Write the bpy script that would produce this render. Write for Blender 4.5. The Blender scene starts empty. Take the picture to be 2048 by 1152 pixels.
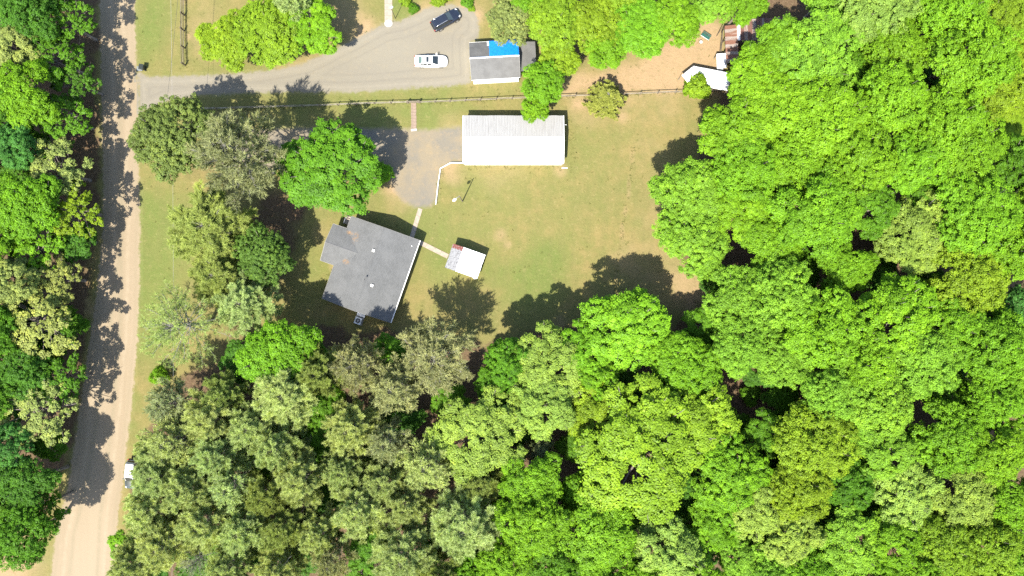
import bpy, math, random
import numpy as np
from mathutils import Vector, Matrix

# ------------------------------------------------------------------ camera, light, exposure
S = bpy.context.scene
COL = S.collection
H = 102.4                 # camera height in metres
K = 0.075                 # metres per photograph pixel on the ground
cam_d = bpy.data.cameras.new('camera')
cam_d.lens = 24.0; cam_d.sensor_width = 36.0; cam_d.clip_start = 1.0; cam_d.clip_end = 6000
cam = bpy.data.objects.new('camera', cam_d); COL.objects.link(cam)
cam.location = (0, 0, H); cam.rotation_euler = (0, 0, 0)
S.camera = cam

SHX, SHY = 0.265, 0.56    # ground shadow of a 1 m pole (metres east, north)
ELEV = math.atan(1.0 / math.hypot(SHX, SHY))
world = bpy.data.worlds.new('World'); S.world = world; world.use_nodes = True
wn = world.node_tree.nodes; wl = world.node_tree.links
sky = wn.new('ShaderNodeTexSky'); sky.sky_type = 'NISHITA'; sky.sun_disc = False
sky.sun_elevation = ELEV; sky.sun_rotation = math.atan2(-SHX, -SHY)
bg = wn['Background']; bg.inputs['Strength'].default_value = 0.15
wl.new(sky.outputs[0], bg.inputs['Color'])
sun_d = bpy.data.lights.new('sun', 'SUN'); sun_d.energy = 5.0; sun_d.angle = math.radians(0.5)
sun_d.color = (1.0, 0.955, 0.865)
sun = bpy.data.objects.new('sun', sun_d); COL.objects.link(sun)
sun.rotation_euler = Vector((SHX, SHY, -1)).to_track_quat('-Z', 'Y').to_euler()
sun.location = (-30, -60, 110)
vs = S.view_settings
vs.view_transform = 'Standard'; vs.look = 'None'; vs.gamma = 1.0; vs.exposure = 1.6
vs.use_curve_mapping = False
S.render.engine = 'CYCLES'
S.cycles.max_bounces = 6; S.cycles.diffuse_bounces = 3; S.cycles.glossy_bounces = 2
S.cycles.transmission_bounces = 3; S.cycles.transparent_max_bounces = 4
S.cycles.use_denoising = False

# ------------------------------------------------------------------ helpers
def P(px, py, z=0.0):
    """world point at height z that the photograph shows at pixel (px, py)"""
    f = K * (1 - z / H)
    return Vector(((px - 1024) * f, (576 - py) * f, z))

def tag(o, label=None, cat=None, group=None, kind=None):
    if label: o['label'] = label
    if cat: o['category'] = cat
    if group: o['group'] = group
    if kind: o['kind'] = kind
    return o

def empty(name, loc=(0, 0, 0), rz=0.0, label=None, cat=None, group=None):
    o = bpy.data.objects.new(name, None); COL.objects.link(o)
    o.location = loc; o.rotation_euler = (0, 0, rz); o.empty_display_size = 0.3
    return tag(o, label, cat, group)

def mesh_obj(name, me, parent=None, loc=(0, 0, 0), rot=(0, 0, 0)):
    o = bpy.data.objects.new(name, me); COL.objects.link(o)
    o.location = loc; o.rotation_euler = rot
    if parent: o.parent = parent
    return o

class MB:
    """collects shapes; build() links them as one mesh object"""
    def __init__(s): s.v = []; s.f = []; s.m = []
    def add(s, vs_, fs, mi=0):
        b = len(s.v); s.v += [tuple(v) for v in vs_]
        for f in fs: s.f.append(tuple(b + i for i in f)); s.m.append(mi)
        return s
    def box(s, x0, x1, y0, y1, z0, z1, mi=0):
        v = [(x0,y0,z0),(x1,y0,z0),(x1,y1,z0),(x0,y1,z0),(x0,y0,z1),(x1,y0,z1),(x1,y1,z1),(x0,y1,z1)]
        return s.add(v, [(0,3,2,1),(4,5,6,7),(0,1,5,4),(1,2,6,5),(2,3,7,6),(3,0,4,7)], mi)
    def slab(s, top, t, mi=0):
        """polygon (3-D, counter-clockwise from above) thickened downwards by t"""
        n = len(top); v = [tuple(p) for p in top] + [(p[0], p[1], p[2] - t) for p in top]
        fs = [tuple(range(n)), tuple(range(2*n - 1, n - 1, -1))]
        fs += [(i, n + i, n + (i + 1) % n, (i + 1) % n) for i in range(n)]
        return s.add(v, fs, mi)
    def tube(s, pts, rad, n=8, mi=0, cap=True):
        pts = [Vector(p) for p in pts]
        if not hasattr(rad, '__len__'): rad = [rad] * len(pts)
        rings = []; up = None
        for i, p in enumerate(pts):
            d = (pts[min(i + 1, len(pts) - 1)] - pts[max(i - 1, 0)])
            if d.length < 1e-6: d = Vector((0, 0, 1))
            d.normalize()
            a = Vector((1, 0, 0)) if abs(d.x) < 0.8 else Vector((0, 1, 0))
            u = d.cross(a).normalized(); w = d.cross(u)
            rings.append([p + (u * math.cos(2*math.pi*k/n) + w * math.sin(2*math.pi*k/n)) * rad[i] for k in range(n)])
        v = [q for r in rings for q in r]; fs = []
        for i in range(len(pts) - 1):
            for k in range(n):
                fs.append((i*n + k, i*n + (k+1) % n, (i+1)*n + (k+1) % n, (i+1)*n + k))
        if cap:
            fs.append(tuple(range(n - 1, -1, -1))); fs.append(tuple((len(pts)-1)*n + k for k in range(n)))
        return s.add(v, fs, mi)
    def cyl(s, x, y, z0, z1, r, n=16, mi=0, r1=None):
        return s.tube([(x, y, z0), (x, y, z1)], [r, r if r1 is None else r1], n, mi)
    def mesh(s, name, mats, smooth=False, bevel=0):
        me = bpy.data.meshes.new(name); me.from_pydata(s.v, [], s.f)
        for m in (mats if isinstance(mats, (list, tuple)) else [mats]): me.materials.append(m)
        for p, mi in zip(me.polygons, s.m):
            p.material_index = mi; p.use_smooth = smooth
        me.update(); return me
    def build(s, name, mats, parent=None, loc=(0,0,0), rot=(0,0,0), smooth=False, bevel=0.0, sub=0):
        o = mesh_obj(name, s.mesh(name, mats, smooth), parent, loc, rot)
        if bevel:
            b = o.modifiers.new('bevel', 'BEVEL'); b.width = bevel; b.segments = 2; b.limit_method = 'ANGLE'
        if sub:
            m = o.modifiers.new('sub', 'SUBSURF'); m.levels = sub; m.render_levels = sub
        return o

def np_mesh(name, V, F, mat, tone=None):
    V = np.ascontiguousarray(V, dtype=np.float32); F = np.ascontiguousarray(F, dtype=np.int32)
    me = bpy.data.meshes.new(name); k = F.shape[1]
    me.vertices.add(len(V)); me.vertices.foreach_set('co', V.ravel())
    me.loops.add(F.size); me.loops.foreach_set('vertex_index', F.ravel())
    me.polygons.add(len(F)); me.polygons.foreach_set('loop_start', np.arange(0, F.size, k, dtype=np.int32))
    if tone is not None:
        a = me.attributes.new('tone', 'FLOAT', 'POINT'); a.data.foreach_set('value', np.ascontiguousarray(tone, dtype=np.float32))
    me.materials.append(mat); me.update(calc_edges=True)
    return me

# ------------------------------------------------------------------ materials
def new_mat(name):
    m = bpy.data.materials.new(name); m.use_nodes = True
    nt = m.node_tree; b = nt.nodes['Principled BSDF']
    return m, nt, b

def node(nt, t, **kw):
    n = nt.nodes.new(t)
    for k, v in kw.items(): setattr(n, k, v)
    return n

def noise(nt, scale, detail=4, rough=0.6, vec=None, stretch=None, dist=0.0):
    n = node(nt, 'ShaderNodeTexNoise'); n.inputs['Scale'].default_value = scale
    n.inputs['Detail'].default_value = detail; n.inputs['Roughness'].default_value = rough
    n.inputs['Distortion'].default_value = dist
    if vec is None:
        vec = node(nt, 'ShaderNodeNewGeometry').outputs['Position']
    if stretch:
        mp = node(nt, 'ShaderNodeMapping'); mp.inputs['Scale'].default_value = stretch
        nt.links.new(vec, mp.inputs['Vector']); vec = mp.outputs[0]
    nt.links.new(vec, n.inputs['Vector'])
    return n.outputs['Fac']

def ramp(nt, fac, lo, hi, a=0.0, b=1.0):
    r = node(nt, 'ShaderNodeMapRange'); r.interpolation_type = 'SMOOTHSTEP'
    r.inputs['From Min'].default_value = lo; r.inputs['From Max'].default_value = hi
    r.inputs['To Min'].default_value = a; r.inputs['To Max'].default_value = b
    nt.links.new(fac, r.inputs['Value']); return r.outputs['Result']

def mixc(nt, fac, a, b, mode='MIX'):
    m = node(nt, 'ShaderNodeMix'); m.data_type = 'RGBA'; m.blend_type = mode
    for sock, val in ((m.inputs[0], fac), (m.inputs[6], a), (m.inputs[7], b)):
        if isinstance(val, (int, float)): sock.default_value = val
        elif isinstance(val, (tuple, list)): sock.default_value = (*val, 1.0)
        else: nt.links.new(val, sock)
    return m.outputs[2]

def fmath(nt, op, a, b=0.0, clamp=False):
    m = node(nt, 'ShaderNodeMath', operation=op, use_clamp=clamp)
    for sock, val in ((m.inputs[0], a), (m.inputs[1], b)):
        if isinstance(val, (int, float)): sock.default_value = val
        else: nt.links.new(val, sock)
    return m.outputs[0]

def bump(nt, b, height, strength=0.4, dist=0.05):
    n = node(nt, 'ShaderNodeBump'); n.inputs['Strength'].default_value = strength; n.inputs['Distance'].default_value = dist
    nt.links.new(height, n.inputs['Height']); nt.links.new(n.outputs[0], b.inputs['Normal'])

def pm(name, c1, c2=None, scale=2.0, rough=0.6, metal=0.0, spec=0.4, bmp=0.0, bscale=20.0, coat=0.0, lo=0.35, hi=0.65, stretch=None, obj=True):
    m, nt, b = new_mat(name)
    b.inputs['Roughness'].default_value = rough; b.inputs['Metallic'].default_value = metal
    b.inputs['Specular IOR Level'].default_value = spec
    b.inputs['Coat Weight'].default_value = coat; b.inputs['Coat Roughness'].default_value = 0.05
    vec = node(nt, 'ShaderNodeTexCoord').outputs['Object'] if obj else None
    f = ramp(nt, noise(nt, scale, 5, 0.65, vec, stretch), lo, hi)
    nt.links.new(mixc(nt, f, c1, c2 or tuple(x * 0.8 for x in c1)), b.inputs['Base Color'])
    if bmp: bump(nt, b, noise(nt, bscale, 3, 0.6, vec), bmp, 0.02)
    return m

M = {}
M['white_metal'] = pm('white_metal', (.78,.77,.73), (.70,.69,.65), 1.2, 0.45)
M['white_paint'] = pm('white_paint', (.74,.73,.70), (.60,.59,.55), 2.0, 0.55)
M['weathered_wood'] = pm('weathered_wood', (.20,.165,.125), (.11,.09,.065), 3.0, 0.85, stretch=(1,1,6))
M['dark_wood'] = pm('dark_wood', (.10,.075,.05), (.05,.04,.03), 3.0, 0.85)
M['pale_rail'] = pm('pale_rail', (.30,.265,.205), (.17,.145,.105), 2.2, 0.85)
M['trim'] = pm('trim', (.22,.21,.19), (.17,.16,.145), 2.0, 0.6)
M['siding'] = pm('siding', (.62,.60,.55), (.50,.48,.44), 1.5, 0.6)
M['brick'] = pm('brick', (.28,.12,.08), (.20,.09,.06), 6.0, 0.85)
M['concrete'] = pm('concrete', (.25,.205,.155), (.20,.165,.128), 1.8, 0.9, bmp=0.2)
M['concrete_pale'] = pm('concrete_pale', (.32,.30,.27), (.24,.23,.21), 2.0, 0.9, bmp=0.2)
M['paver'] = pm('paver', (.195,.142,.104), (.15,.108,.078), 2.5, 0.9, bmp=0.2)
M['black_plastic'] = pm('black_plastic', (.012,.016,.014), (.02,.024,.02), 3.0, 0.45)
M['galv'] = pm('galv', (.45,.47,.48), (.36,.38,.39), 4.0, 0.35, metal=0.7)
M['ac_metal'] = pm('ac_metal', (.50,.52,.52), (.42,.44,.44), 3.0, 0.4)
M['dark_metal'] = pm('dark_metal', (.02,.022,.025), (.03,.03,.034), 5.0, 0.4)
M['rubber'] = pm('rubber', (.012,.012,.012), (.02,.02,.02), 8.0, 0.8)
M['alloy'] = pm('alloy', (.5,.5,.5), (.42,.42,.42), 5.0, 0.3, metal=0.8)
M['glass'] = pm('glass', (.012,.016,.018), (.02,.026,.028), 2.0, 0.06, spec=0.6)
M['glass_pale'] = pm('glass_pale', (.09,.13,.12), (.07,.10,.095), 2.0, 0.1, spec=0.6)
M['car_white'] = pm('car_white', (.78,.77,.73), (.74,.73,.69), 1.0, 0.35, coat=0.6)
M['car_black'] = pm('car_black', (.006,.007,.012), (.008,.010,.016), 1.0, 0.3, coat=1.0)
M['car_grey'] = pm('car_grey', (.03,.036,.03), (.024,.03,.025), 1.0, 0.3, coat=0.8)
M['lamp_red'] = pm('lamp_red', (.35,.02,.015), (.25,.015,.01), 3.0, 0.2)
M['lamp_clear'] = pm('lamp_clear', (.6,.6,.58), (.5,.5,.5), 3.0, 0.15)
M['blue_tarp'] = pm('blue_tarp', (.004,.185,.66), (.003,.15,.55), 3.0, 0.5, bmp=0.3, bscale=9)
M['green_paint'] = pm('green_paint', (.02,.085,.065), (.015,.06,.05), 4.0, 0.4)
M['bark'] = pm('bark', (.20,.17,.14), (.11,.09,.07), 4.0, 0.95, stretch=(3,3,.6), bmp=0.4, bscale=8)
M['bark_grey'] = pm('bark_grey', (.20,.19,.16), (.13,.125,.105), 4.0, 0.95, stretch=(3,3,.6))
M['wire'] = pm('wire', (.30,.29,.27), (.22,.21,.2), 2.0, 0.5)
M['wire_dark'] = pm('wire_dark', (.05,.05,.045), (.04,.04,.035), 2.0, 0.6)

def shingle_mat():
    m, nt, b = new_mat('asphalt_shingle'); b.inputs['Roughness'].default_value = 0.92; b.inputs['Specular IOR Level'].default_value = 0.25
    oc = node(nt, 'ShaderNodeTexCoord').outputs['Object']
    br = node(nt, 'ShaderNodeTexBrick'); br.inputs['Scale'].default_value = 1.0
    br.inputs['Brick Width'].default_value = 0.33; br.inputs['Row Height'].default_value = 0.145
    br.inputs['Mortar Size'].default_value = 0.006; br.inputs['Color1'].default_value = (.097,.098,.096,1)
    br.inputs['Color2'].default_value = (.080,.081,.079,1); br.inputs['Mortar'].default_value = (.05,.05,.047,1)
    mp = node(nt, 'ShaderNodeMapping'); mp.inputs['Rotation'].default_value = (0, 0, math.pi / 2)
    nt.links.new(oc, mp.inputs['Vector']); nt.links.new(mp.outputs[0], br.inputs['Vector'])
    n1 = noise(nt, 0.45, 4, 0.6, oc); n2 = noise(nt, 5.0, 5, 0.7, oc)
    c = mixc(nt, ramp(nt, n1, .35, .7), br.outputs['Color'], mixc(nt, 0.5, br.outputs['Color'], (.118,.118,.115)))
    c = mixc(nt, ramp(nt, n2, .45, .75, 0, .28), c, (.070,.071,.070))
    # orange pine-straw stains lying in the two valleys of the wing
    st = None
    for (cx, cy, rx, ry) in ((-3.6, 3.55, .75, 1.15), (-4.6, 4.0, .8, .5), (-3.7, -.15, .8, .55)):
        mp2 = node(nt, 'ShaderNodeMapping'); mp2.inputs['Location'].default_value = (-cx / rx, -cy / ry, 0)
        mp2.inputs['Scale'].default_value = (1 / rx, 1 / ry, 0)
        nt.links.new(oc, mp2.inputs['Vector'])
        ln = node(nt, 'ShaderNodeVectorMath', operation='LENGTH'); nt.links.new(mp2.outputs[0], ln.inputs[0])
        f = ramp(nt, ln.outputs['Value'], .25, 1.0, 1, 0)
        st = f if st is None else fmath(nt, 'MAXIMUM', st, f)
    st = fmath(nt, 'MULTIPLY', st, ramp(nt, noise(nt, 2.6, 4, .7, oc), .40, .68, 0, .75))
    c = mixc(nt, st, c, (.22,.125,.05))
    nt.links.new(c, b.inputs['Base Color'])
    bump(nt, b, fmath(nt, 'ADD', fmath(nt, 'MULTIPLY', br.outputs['Fac'], -0.8), n2), 0.55, 0.03)
    return m
M['shingle'] = shingle_mat()
M['roll_roof'] = pm('roll_roof', (.100,.097,.090), (.072,.070,.065), 0.9, 0.9, bmp=0.25, bscale=6)
M['lean_roof'] = pm('lean_roof', (.098,.096,.090), (.078,.076,.071), 0.9, 0.85, bmp=0.2, bscale=6)

def metal_roof_mat(name, base, dirt, amount, rust=None, rust_amt=0.0, streak=(6, .35, 1), axis_scale=1.0):
    m, nt, b = new_mat(name); b.inputs['Roughness'].default_value = 0.5
    oc = node(nt, 'ShaderNodeTexCoord').outputs['Object']
    oi = node(nt, 'ShaderNodeObjectInfo')
    ad = node(nt, 'ShaderNodeVectorMath', operation='ADD')
    sc = node(nt, 'ShaderNodeVectorMath', operation='SCALE'); sc.inputs['Scale'].default_value = 37.0
    cb = node(nt, 'ShaderNodeCombineXYZ'); nt.links.new(oi.outputs['Random'], cb.inputs[0]); nt.links.new(oi.outputs['Random'], cb.inputs[1])
    nt.links.new(cb.outputs[0], sc.inputs[0]); nt.links.new(oc, ad.inputs[0]); nt.links.new(sc.outputs[0], ad.inputs[1])
    v = ad.outputs[0]
    c = mixc(nt, ramp(nt, noise(nt, axis_scale, 5, .7, v, streak), .42, .72, 0, amount), base, dirt)
    if rust:
        f = ramp(nt, noise(nt, axis_scale * .9, 5, .65, v, streak), .5 - rust_amt * .4, .62 - rust_amt * .3)
        c = mixc(nt, f, c, mixc(nt, noise(nt, 7, 3, .6, v), rust, tuple(x * .55 for x in rust)))
    nt.links.new(c, b.inputs['Base Color'])
    return m
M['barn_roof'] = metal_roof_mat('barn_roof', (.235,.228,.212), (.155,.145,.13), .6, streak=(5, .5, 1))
M['shed_roof_white'] = metal_roof_mat('shed_roof_white', (.78,.78,.76), (.6,.59,.57), .4)
M['shed_roof_worn'] = metal_roof_mat('shed_roof_worn', (.20,.20,.20), (.055,.05,.05), 1.0, None, .12, streak=(1.6, 1.6, 1), axis_scale=2.4)
M['shed_roof_rust'] = metal_roof_mat('shed_roof_rust', (.20,.195,.195), (.30,.28,.28), .8, (.15,.038,.025), .42, streak=(1.6, 1.6, 1), axis_scale=2.4)
M['rust_roof'] = metal_roof_mat('rust_roof', (.20,.16,.13), (.13,.10,.08), .6, (.13,.06,.036), .62, streak=(.5, 3.2, 1), axis_scale=1.0)
M['rust_roof_dark'] = metal_roof_mat('rust_roof_dark', (.20,.16,.135), (.12,.09,.08), .8, (.13,.06,.04), .66, streak=(3.2, .5, 1), axis_scale=1.0)
M['slab_grey'] = pm('slab_grey', (.135,.145,.14), (.11,.12,.115), 3.0, .9)
M['tin_white'] = metal_roof_mat('tin_white', (.74,.73,.71), (.5,.49,.48), .5)

# ------------------------------------------------------------------ ground: what grows or lies where
def poly_sd(px, py, poly):
    """signed distance in pixels, positive inside"""
    d = np.full(px.shape, 1e9); ins = np.zeros(px.shape, bool); n = len(poly)
    for i in range(n):
        x0, y0 = poly[i]; x1, y1 = poly[(i + 1) % n]
        ex, ey = x1 - x0, y1 - y0; L = ex*ex + ey*ey + 1e-9
        t = np.clip(((px - x0)*ex + (py - y0)*ey) / L, 0, 1)
        d = np.minimum(d, np.hypot(px - x0 - t*ex, py - y0 - t*ey))
        c = ((y0 > py) != (y1 > py)) & (px < (x1 - x0)*(py - y0)/((y1 - y0) if y1 != y0 else 1e-9) + x0)
        ins ^= c
    return np.where(ins, d, -d)

def sstep(x, a, b):
    t = np.clip((x - a) / (b - a), 0, 1); return t*t*(3 - 2*t)

WOOD_E = [(1405,300),(1430,215),(1452,150),(1470,30),(1480,-3000),(9000,-3000),(9000,9000),(-9000,9000),(-3000,1600),(130,1152),(235,1152),(262,960),(300,800),(360,745),(470,715),(560,655),(640,640),(700,655),(790,655),(860,690),(960,680),(1060,660),(1150,640),(1250,650),(1330,640),(1420,640),(1420,560),(1365,540),(1350,470),(1350,400),(1378,335)]
WOOD_W = [(-9000,-3000),(203,-3000),(203,0),(203,150),(206,384),(190,560),(176,700),(160,830),(135,960),(110,1030),(40,1075),(-3000,1110),(-9000,1110)]
WOOD_N = [(1060,-500),(1460,-500),(1440,30),(1380,50),(1300,90),(1230,120),(1150,130),(1090,90),(1000,30),(985,-20)]
DIRT = [(1120,195),(1135,160),(1190,140),(1260,135),(1310,95),(1380,62),(1405,35),(1450,50),(1456,145),(1445,188),(1350,186),(1240,190)]
BLOBS = {  # px, py, radius, amount
 'green': [(300,60,40,.9),(310,0,50,.8),(290,110,30,.5),(460,160,40,.2),(340,470,80,.8),(310,560,60,.8),(300,420,50,.7),(300,640,60,.6),(1080,545,55,.95),(1060,590,50,.8),(1110,500,40,.45),(990,430,60,.25),(640,500,50,.4),(640,560,40,.55),(600,620,40,.3),(730,215,70,.75),(880,205,70,.55),(600,200,60,.6),(840,240,50,.5),(1000,360,60,.45),(930,365,40,.4),(800,15,26,1.0),(815,8,20,.9),(850,450,60,.55),(885,530,45,.6),(700,410,40,.5),(930,470,50,.3),(985,540,30,.7),(1150,300,40,.25),(1275,445,12,.6),(1160,400,70,.25),(1190,250,70,.2),(290,700,30,.5),(300,640,40,.35),(1500,60,40,.6),(2030,250,110,1.3),(2030,60,60,1.0),(1120,165,30,.3),(340,200,40,.4),(90,1120,14,.5),(270,800,18,.6),(262,850,14,.5)],
 'dirt': [(1240,160,60,.6),(1330,560,60,.35),(1390,570,45,.6),(745,110,30,.5),(735,55,25,.7),(715,85,20,.5),(377,73,5,1.0),(368,5,4,.8),(905,350,22,.55),(895,330,16,.5),(1120,340,14,.6),(1000,334,60,.35),(783,378,14,.9),(800,400,30,.35),(1245,235,10,.6),(1155,205,16,.6),(1340,200,40,.3),(280,160,12,.6),(20,1130,60,1.0),(-40,1140,60,1.0),(900,250,30,.3),(668,535,10,.5),(640,470,30,.3),(1000,470,14,.5),(1015,490,8,.5),(1090,300,20,.2),(690,30,40,.6),(840,25,18,.7),(870,22,20,.6),(930,22,24,.8),(955,32,14,.8),(640,140,50,.3),(580,145,40,.3),(1170,225,40,.3),(400,30,60,.2),(420,90,40,.25),(1320,440,60,.25),(1250,520,40,.25),(1300,300,60,.2),(1480,740,22,.9),(1440,775,14,.8),(1385,600,25,.5),(1520,560,12,.6),(1120,645,16,.5),(155,600,18,.7),(180,620,14,.7)],
 'litter': [(530,480,70,.9),(560,410,40,.7),(500,560,60,.8),(420,330,60,.5),(330,330,40,.5),(600,420,20,.4),(700,330,60,.4),(480,260,60,.5),(470,690,60,.6),(570,60,60,.5),(470,100,40,.4),(1300,640,60,.6),(770,345,16,.6),(1430,520,30,.6),(640,80,50,.3)],
}
_vn = np.random.default_rng(5).random((64, 64))
def vnoise(x, y):
    xi = np.floor(x).astype(int); yi = np.floor(y).astype(int); fx = x - xi; fy = y - yi
    fx = fx*fx*(3 - 2*fx); fy = fy*fy*(3 - 2*fy)
    g = lambda a, b: _vn[a % 64, b % 64]
    return (g(xi,yi)*(1-fx) + g(xi+1,yi)*fx)*(1-fy) + (g(xi,yi+1)*(1-fx) + g(xi+1,yi+1)*fx)*fy

TRACK = [(1268,285),(1262,330),(1255,400),(1246,450),(1240,500),(1232,545),(1224,600)]
def line_d(px, py, pts):
    d = np.full(px.shape, 1e9)
    for (x0, y0), (x1, y1) in zip(pts, pts[1:]):
        ex, ey = x1 - x0, y1 - y0
        t = np.clip(((px - x0)*ex + (py - y0)*ey) / (ex*ex + ey*ey), 0, 1)
        d = np.minimum(d, np.hypot(px - x0 - t*ex, py - y0 - t*ey))
    return d

def ground_fields(X, Y):
    px = X / K + 1024; py = 576 - Y / K
    wob = (vnoise(px/22, py/22) - .5) * 26 + (vnoise(px/7 + 9, py/7) - .5) * 12
    out = {}
    for k, bl in BLOBS.items():
        a = np.zeros(px.shape)
        for (x, y, r, w) in bl:
            a += w * np.exp(-((px - x)**2 + (py - y)**2) / (r*r))
        out[k] = np.clip(a * (.7 + .6*vnoise(px/15 + 3, py/15)), 0, 1)
    for pl in (WOOD_E, WOOD_W, WOOD_N):
        out['litter'] = np.maximum(out['litter'], sstep(poly_sd(px, py, pl) + wob, -12, 22) * (.9 if pl is not WOOD_N else .6))
    out['dirt'] = np.maximum(out['dirt'] * (1 - .0*out['litter']), sstep(poly_sd(px, py, DIRT) + wob*.8, -12, 16))
    # worn strip across the lawn where an old fence line ran
    out['dirt'] = np.maximum(out['dirt'], .55 * np.exp(-(line_d(px, py, TRACK) + wob*.05)**2 / 5.0) * (.5 + .5*vnoise(px/5, py/5)))
    # east scrub clearing is green, not litter
    cl = np.exp(-((px - 2040)**2/9000 + (py - 240)**2/22000))
    out['litter'] *= 1 - np.clip(cl*1.3, 0, 1)
    c = np.zeros(px.shape + (4,), np.float32)
    c[..., 0] = out['green']; c[..., 1] = out['dirt']; c[..., 2] = out['litter']; c[..., 3] = 1
    return c

def build_ground_group():
    g = bpy.data.node_groups.new('ground_colour', 'ShaderNodeTree')
    g.interface.new_socket('Color', in_out='OUTPUT', socket_type='NodeSocketColor')
    g.interface.new_socket('Height', in_out='OUTPUT', socket_type='NodeSocketFloat')
    out = g.nodes.new('NodeGroupOutput')
    at = node(g, 'ShaderNodeAttribute', attribute_name='soil')
    sp = node(g, 'ShaderNodeSeparateColor'); g.links.new(at.outputs['Color'], sp.inputs[0])
    n_big = noise(g, 0.055, 3, .55); n_mid = noise(g, .42, 5, .65); n_fine = noise(g, 3.2, 5, .75); n_mow = noise(g, 1.0, 3, .6, None, (.9, .12, 1))
    tan = mixc(g, ramp(g, n_mid, .3, .7), (.159,.126,.049), (.122,.112,.038))
    tan = mixc(g, ramp(g, n_big, .42, .66, 0, .5), tan, (.104,.108,.036))
    grn = mixc(g, ramp(g, n_mid, .3, .7), (.076,.104,.026), (.104,.116,.034))
    gf = fmath(g, 'ADD', sp.outputs[0], fmath(g, 'MULTIPLY', fmath(g, 'SUBTRACT', n_mid, .5), .9), True)
    c = mixc(g, fmath(g, 'MULTIPLY', gf, .95, True), tan, grn)
    c = mixc(g, ramp(g, n_mow, .42, .64, 0, .25), c, (.100,.098,.036))
    soil = mixc(g, n_mid, (.245,.172,.094), (.200,.138,.078))
    df = fmath(g, 'ADD', sp.outputs[1], fmath(g, 'MULTIPLY', fmath(g, 'SUBTRACT', n_fine, .5), .55), True)
    c = mixc(g, fmath(g, 'MULTIPLY', df, ramp(g, sp.outputs[1], 0, .25), True), c, soil)
    lit = mixc(g, ramp(g, n_fine, .35, .68), (.062,.040,.024), (.120,.082,.050))
    c = mixc(g, ramp(g, fmath(g, 'ADD', sp.outputs[2], fmath(g, 'MULTIPLY', fmath(g, 'SUBTRACT', n_mid, .5), .6)), .25, .85), c, lit)
    n_pat = noise(g, 1.3, 5, .7)
    c = mixc(g, ramp(g, n_pat, .50, .72, 0, .42), c, (.088,.084,.030))
    c = mixc(g, ramp(g, n_pat, .28, .46, .38, 0), c, (.205,.163,.076))
    # single tufts and straw, a few centimetres to decimetres across
    c = mixc(g, ramp(g, n_fine, .54, .74, 0, .55), c, (.066,.066,.024))
    c = mixc(g, ramp(g, n_fine, .26, .44, .55, 0), c, (.235,.188,.088))
    g.links.new(c, out.inputs[0]); g.links.new(n_fine, out.inputs[1])
    return g
GG = build_ground_group()

def ground_mat():
    m, nt, b = new_mat('lawn_and_soil'); b.inputs['Roughness'].default_value = 1.0; b.inputs['Specular IOR Level'].default_value = 0.0
    gn = node(nt, 'ShaderNodeGroup'); gn.node_tree = GG
    nt.links.new(gn.outputs[0], b.inputs['Base Color']); bump(nt, b, gn.outputs[1], .8, .12)
    return m

def sheet_mat(name, c1, c2, c3, stretch, soft=.30, ruts=None):
    """a laid surface whose ragged edge fades into the soil and grass below it"""
    m, nt, b = new_mat(name); b.inputs['Roughness'].default_value = .95; b.inputs['Specular IOR Level'].default_value = .1
    gn = node(nt, 'ShaderNodeGroup'); gn.node_tree = GG
    n1 = noise(nt, .25, 5, .6, None, stretch); n2 = noise(nt, 4.5, 5, .75); n3 = noise(nt, 1.1, 5, .7)
    c = mixc(nt, ramp(nt, n1, .32, .68), c1, c2)
    c = mixc(nt, ramp(nt, n3, .50, .72, 0, .7), c, c3)
    c = mixc(nt, ramp(nt, n2, .52, .8, 0, .35), c, tuple(x*.62 for x in c2))
    c = mixc(nt, ramp(nt, n2, .22, .42, .3, 0), c, tuple(min(1, x*1.25) for x in c1))
    sd = node(nt, 'ShaderNodeAttribute', attribute_name='inset').outputs['Fac']
    if ruts:   # wheel tracks: bands at a set distance from the edge
        wv = fmath(nt, 'ADD', sd, fmath(nt, 'MULTIPLY', fmath(nt, 'SUBTRACT', noise(nt, .12, 2, .5), .5), .8))
        for (r0, wd, col, amt) in ruts:
            f = ramp(nt, fmath(nt, 'ABSOLUTE', fmath(nt, 'SUBTRACT', wv, r0)), 0, wd, 1, 0)
            f = fmath(nt, 'MULTIPLY', f, ramp(nt, n3, .3, .65, .25*amt, amt))
            c = mixc(nt, f, c, col)
    e = fmath(nt, 'ADD', sd, fmath(nt, 'MULTIPLY', fmath(nt, 'SUBTRACT', n3, .5), 1.5))
    e = fmath(nt, 'ADD', e, fmath(nt, 'MULTIPLY', fmath(nt, 'SUBTRACT', n2, .5), .7))
    nt.links.new(mixc(nt, ramp(nt, e, -soft, soft), gn.outputs[0], c), b.inputs['Base Color'])
    bump(nt, b, n2, .5, .05)
    return m

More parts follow.
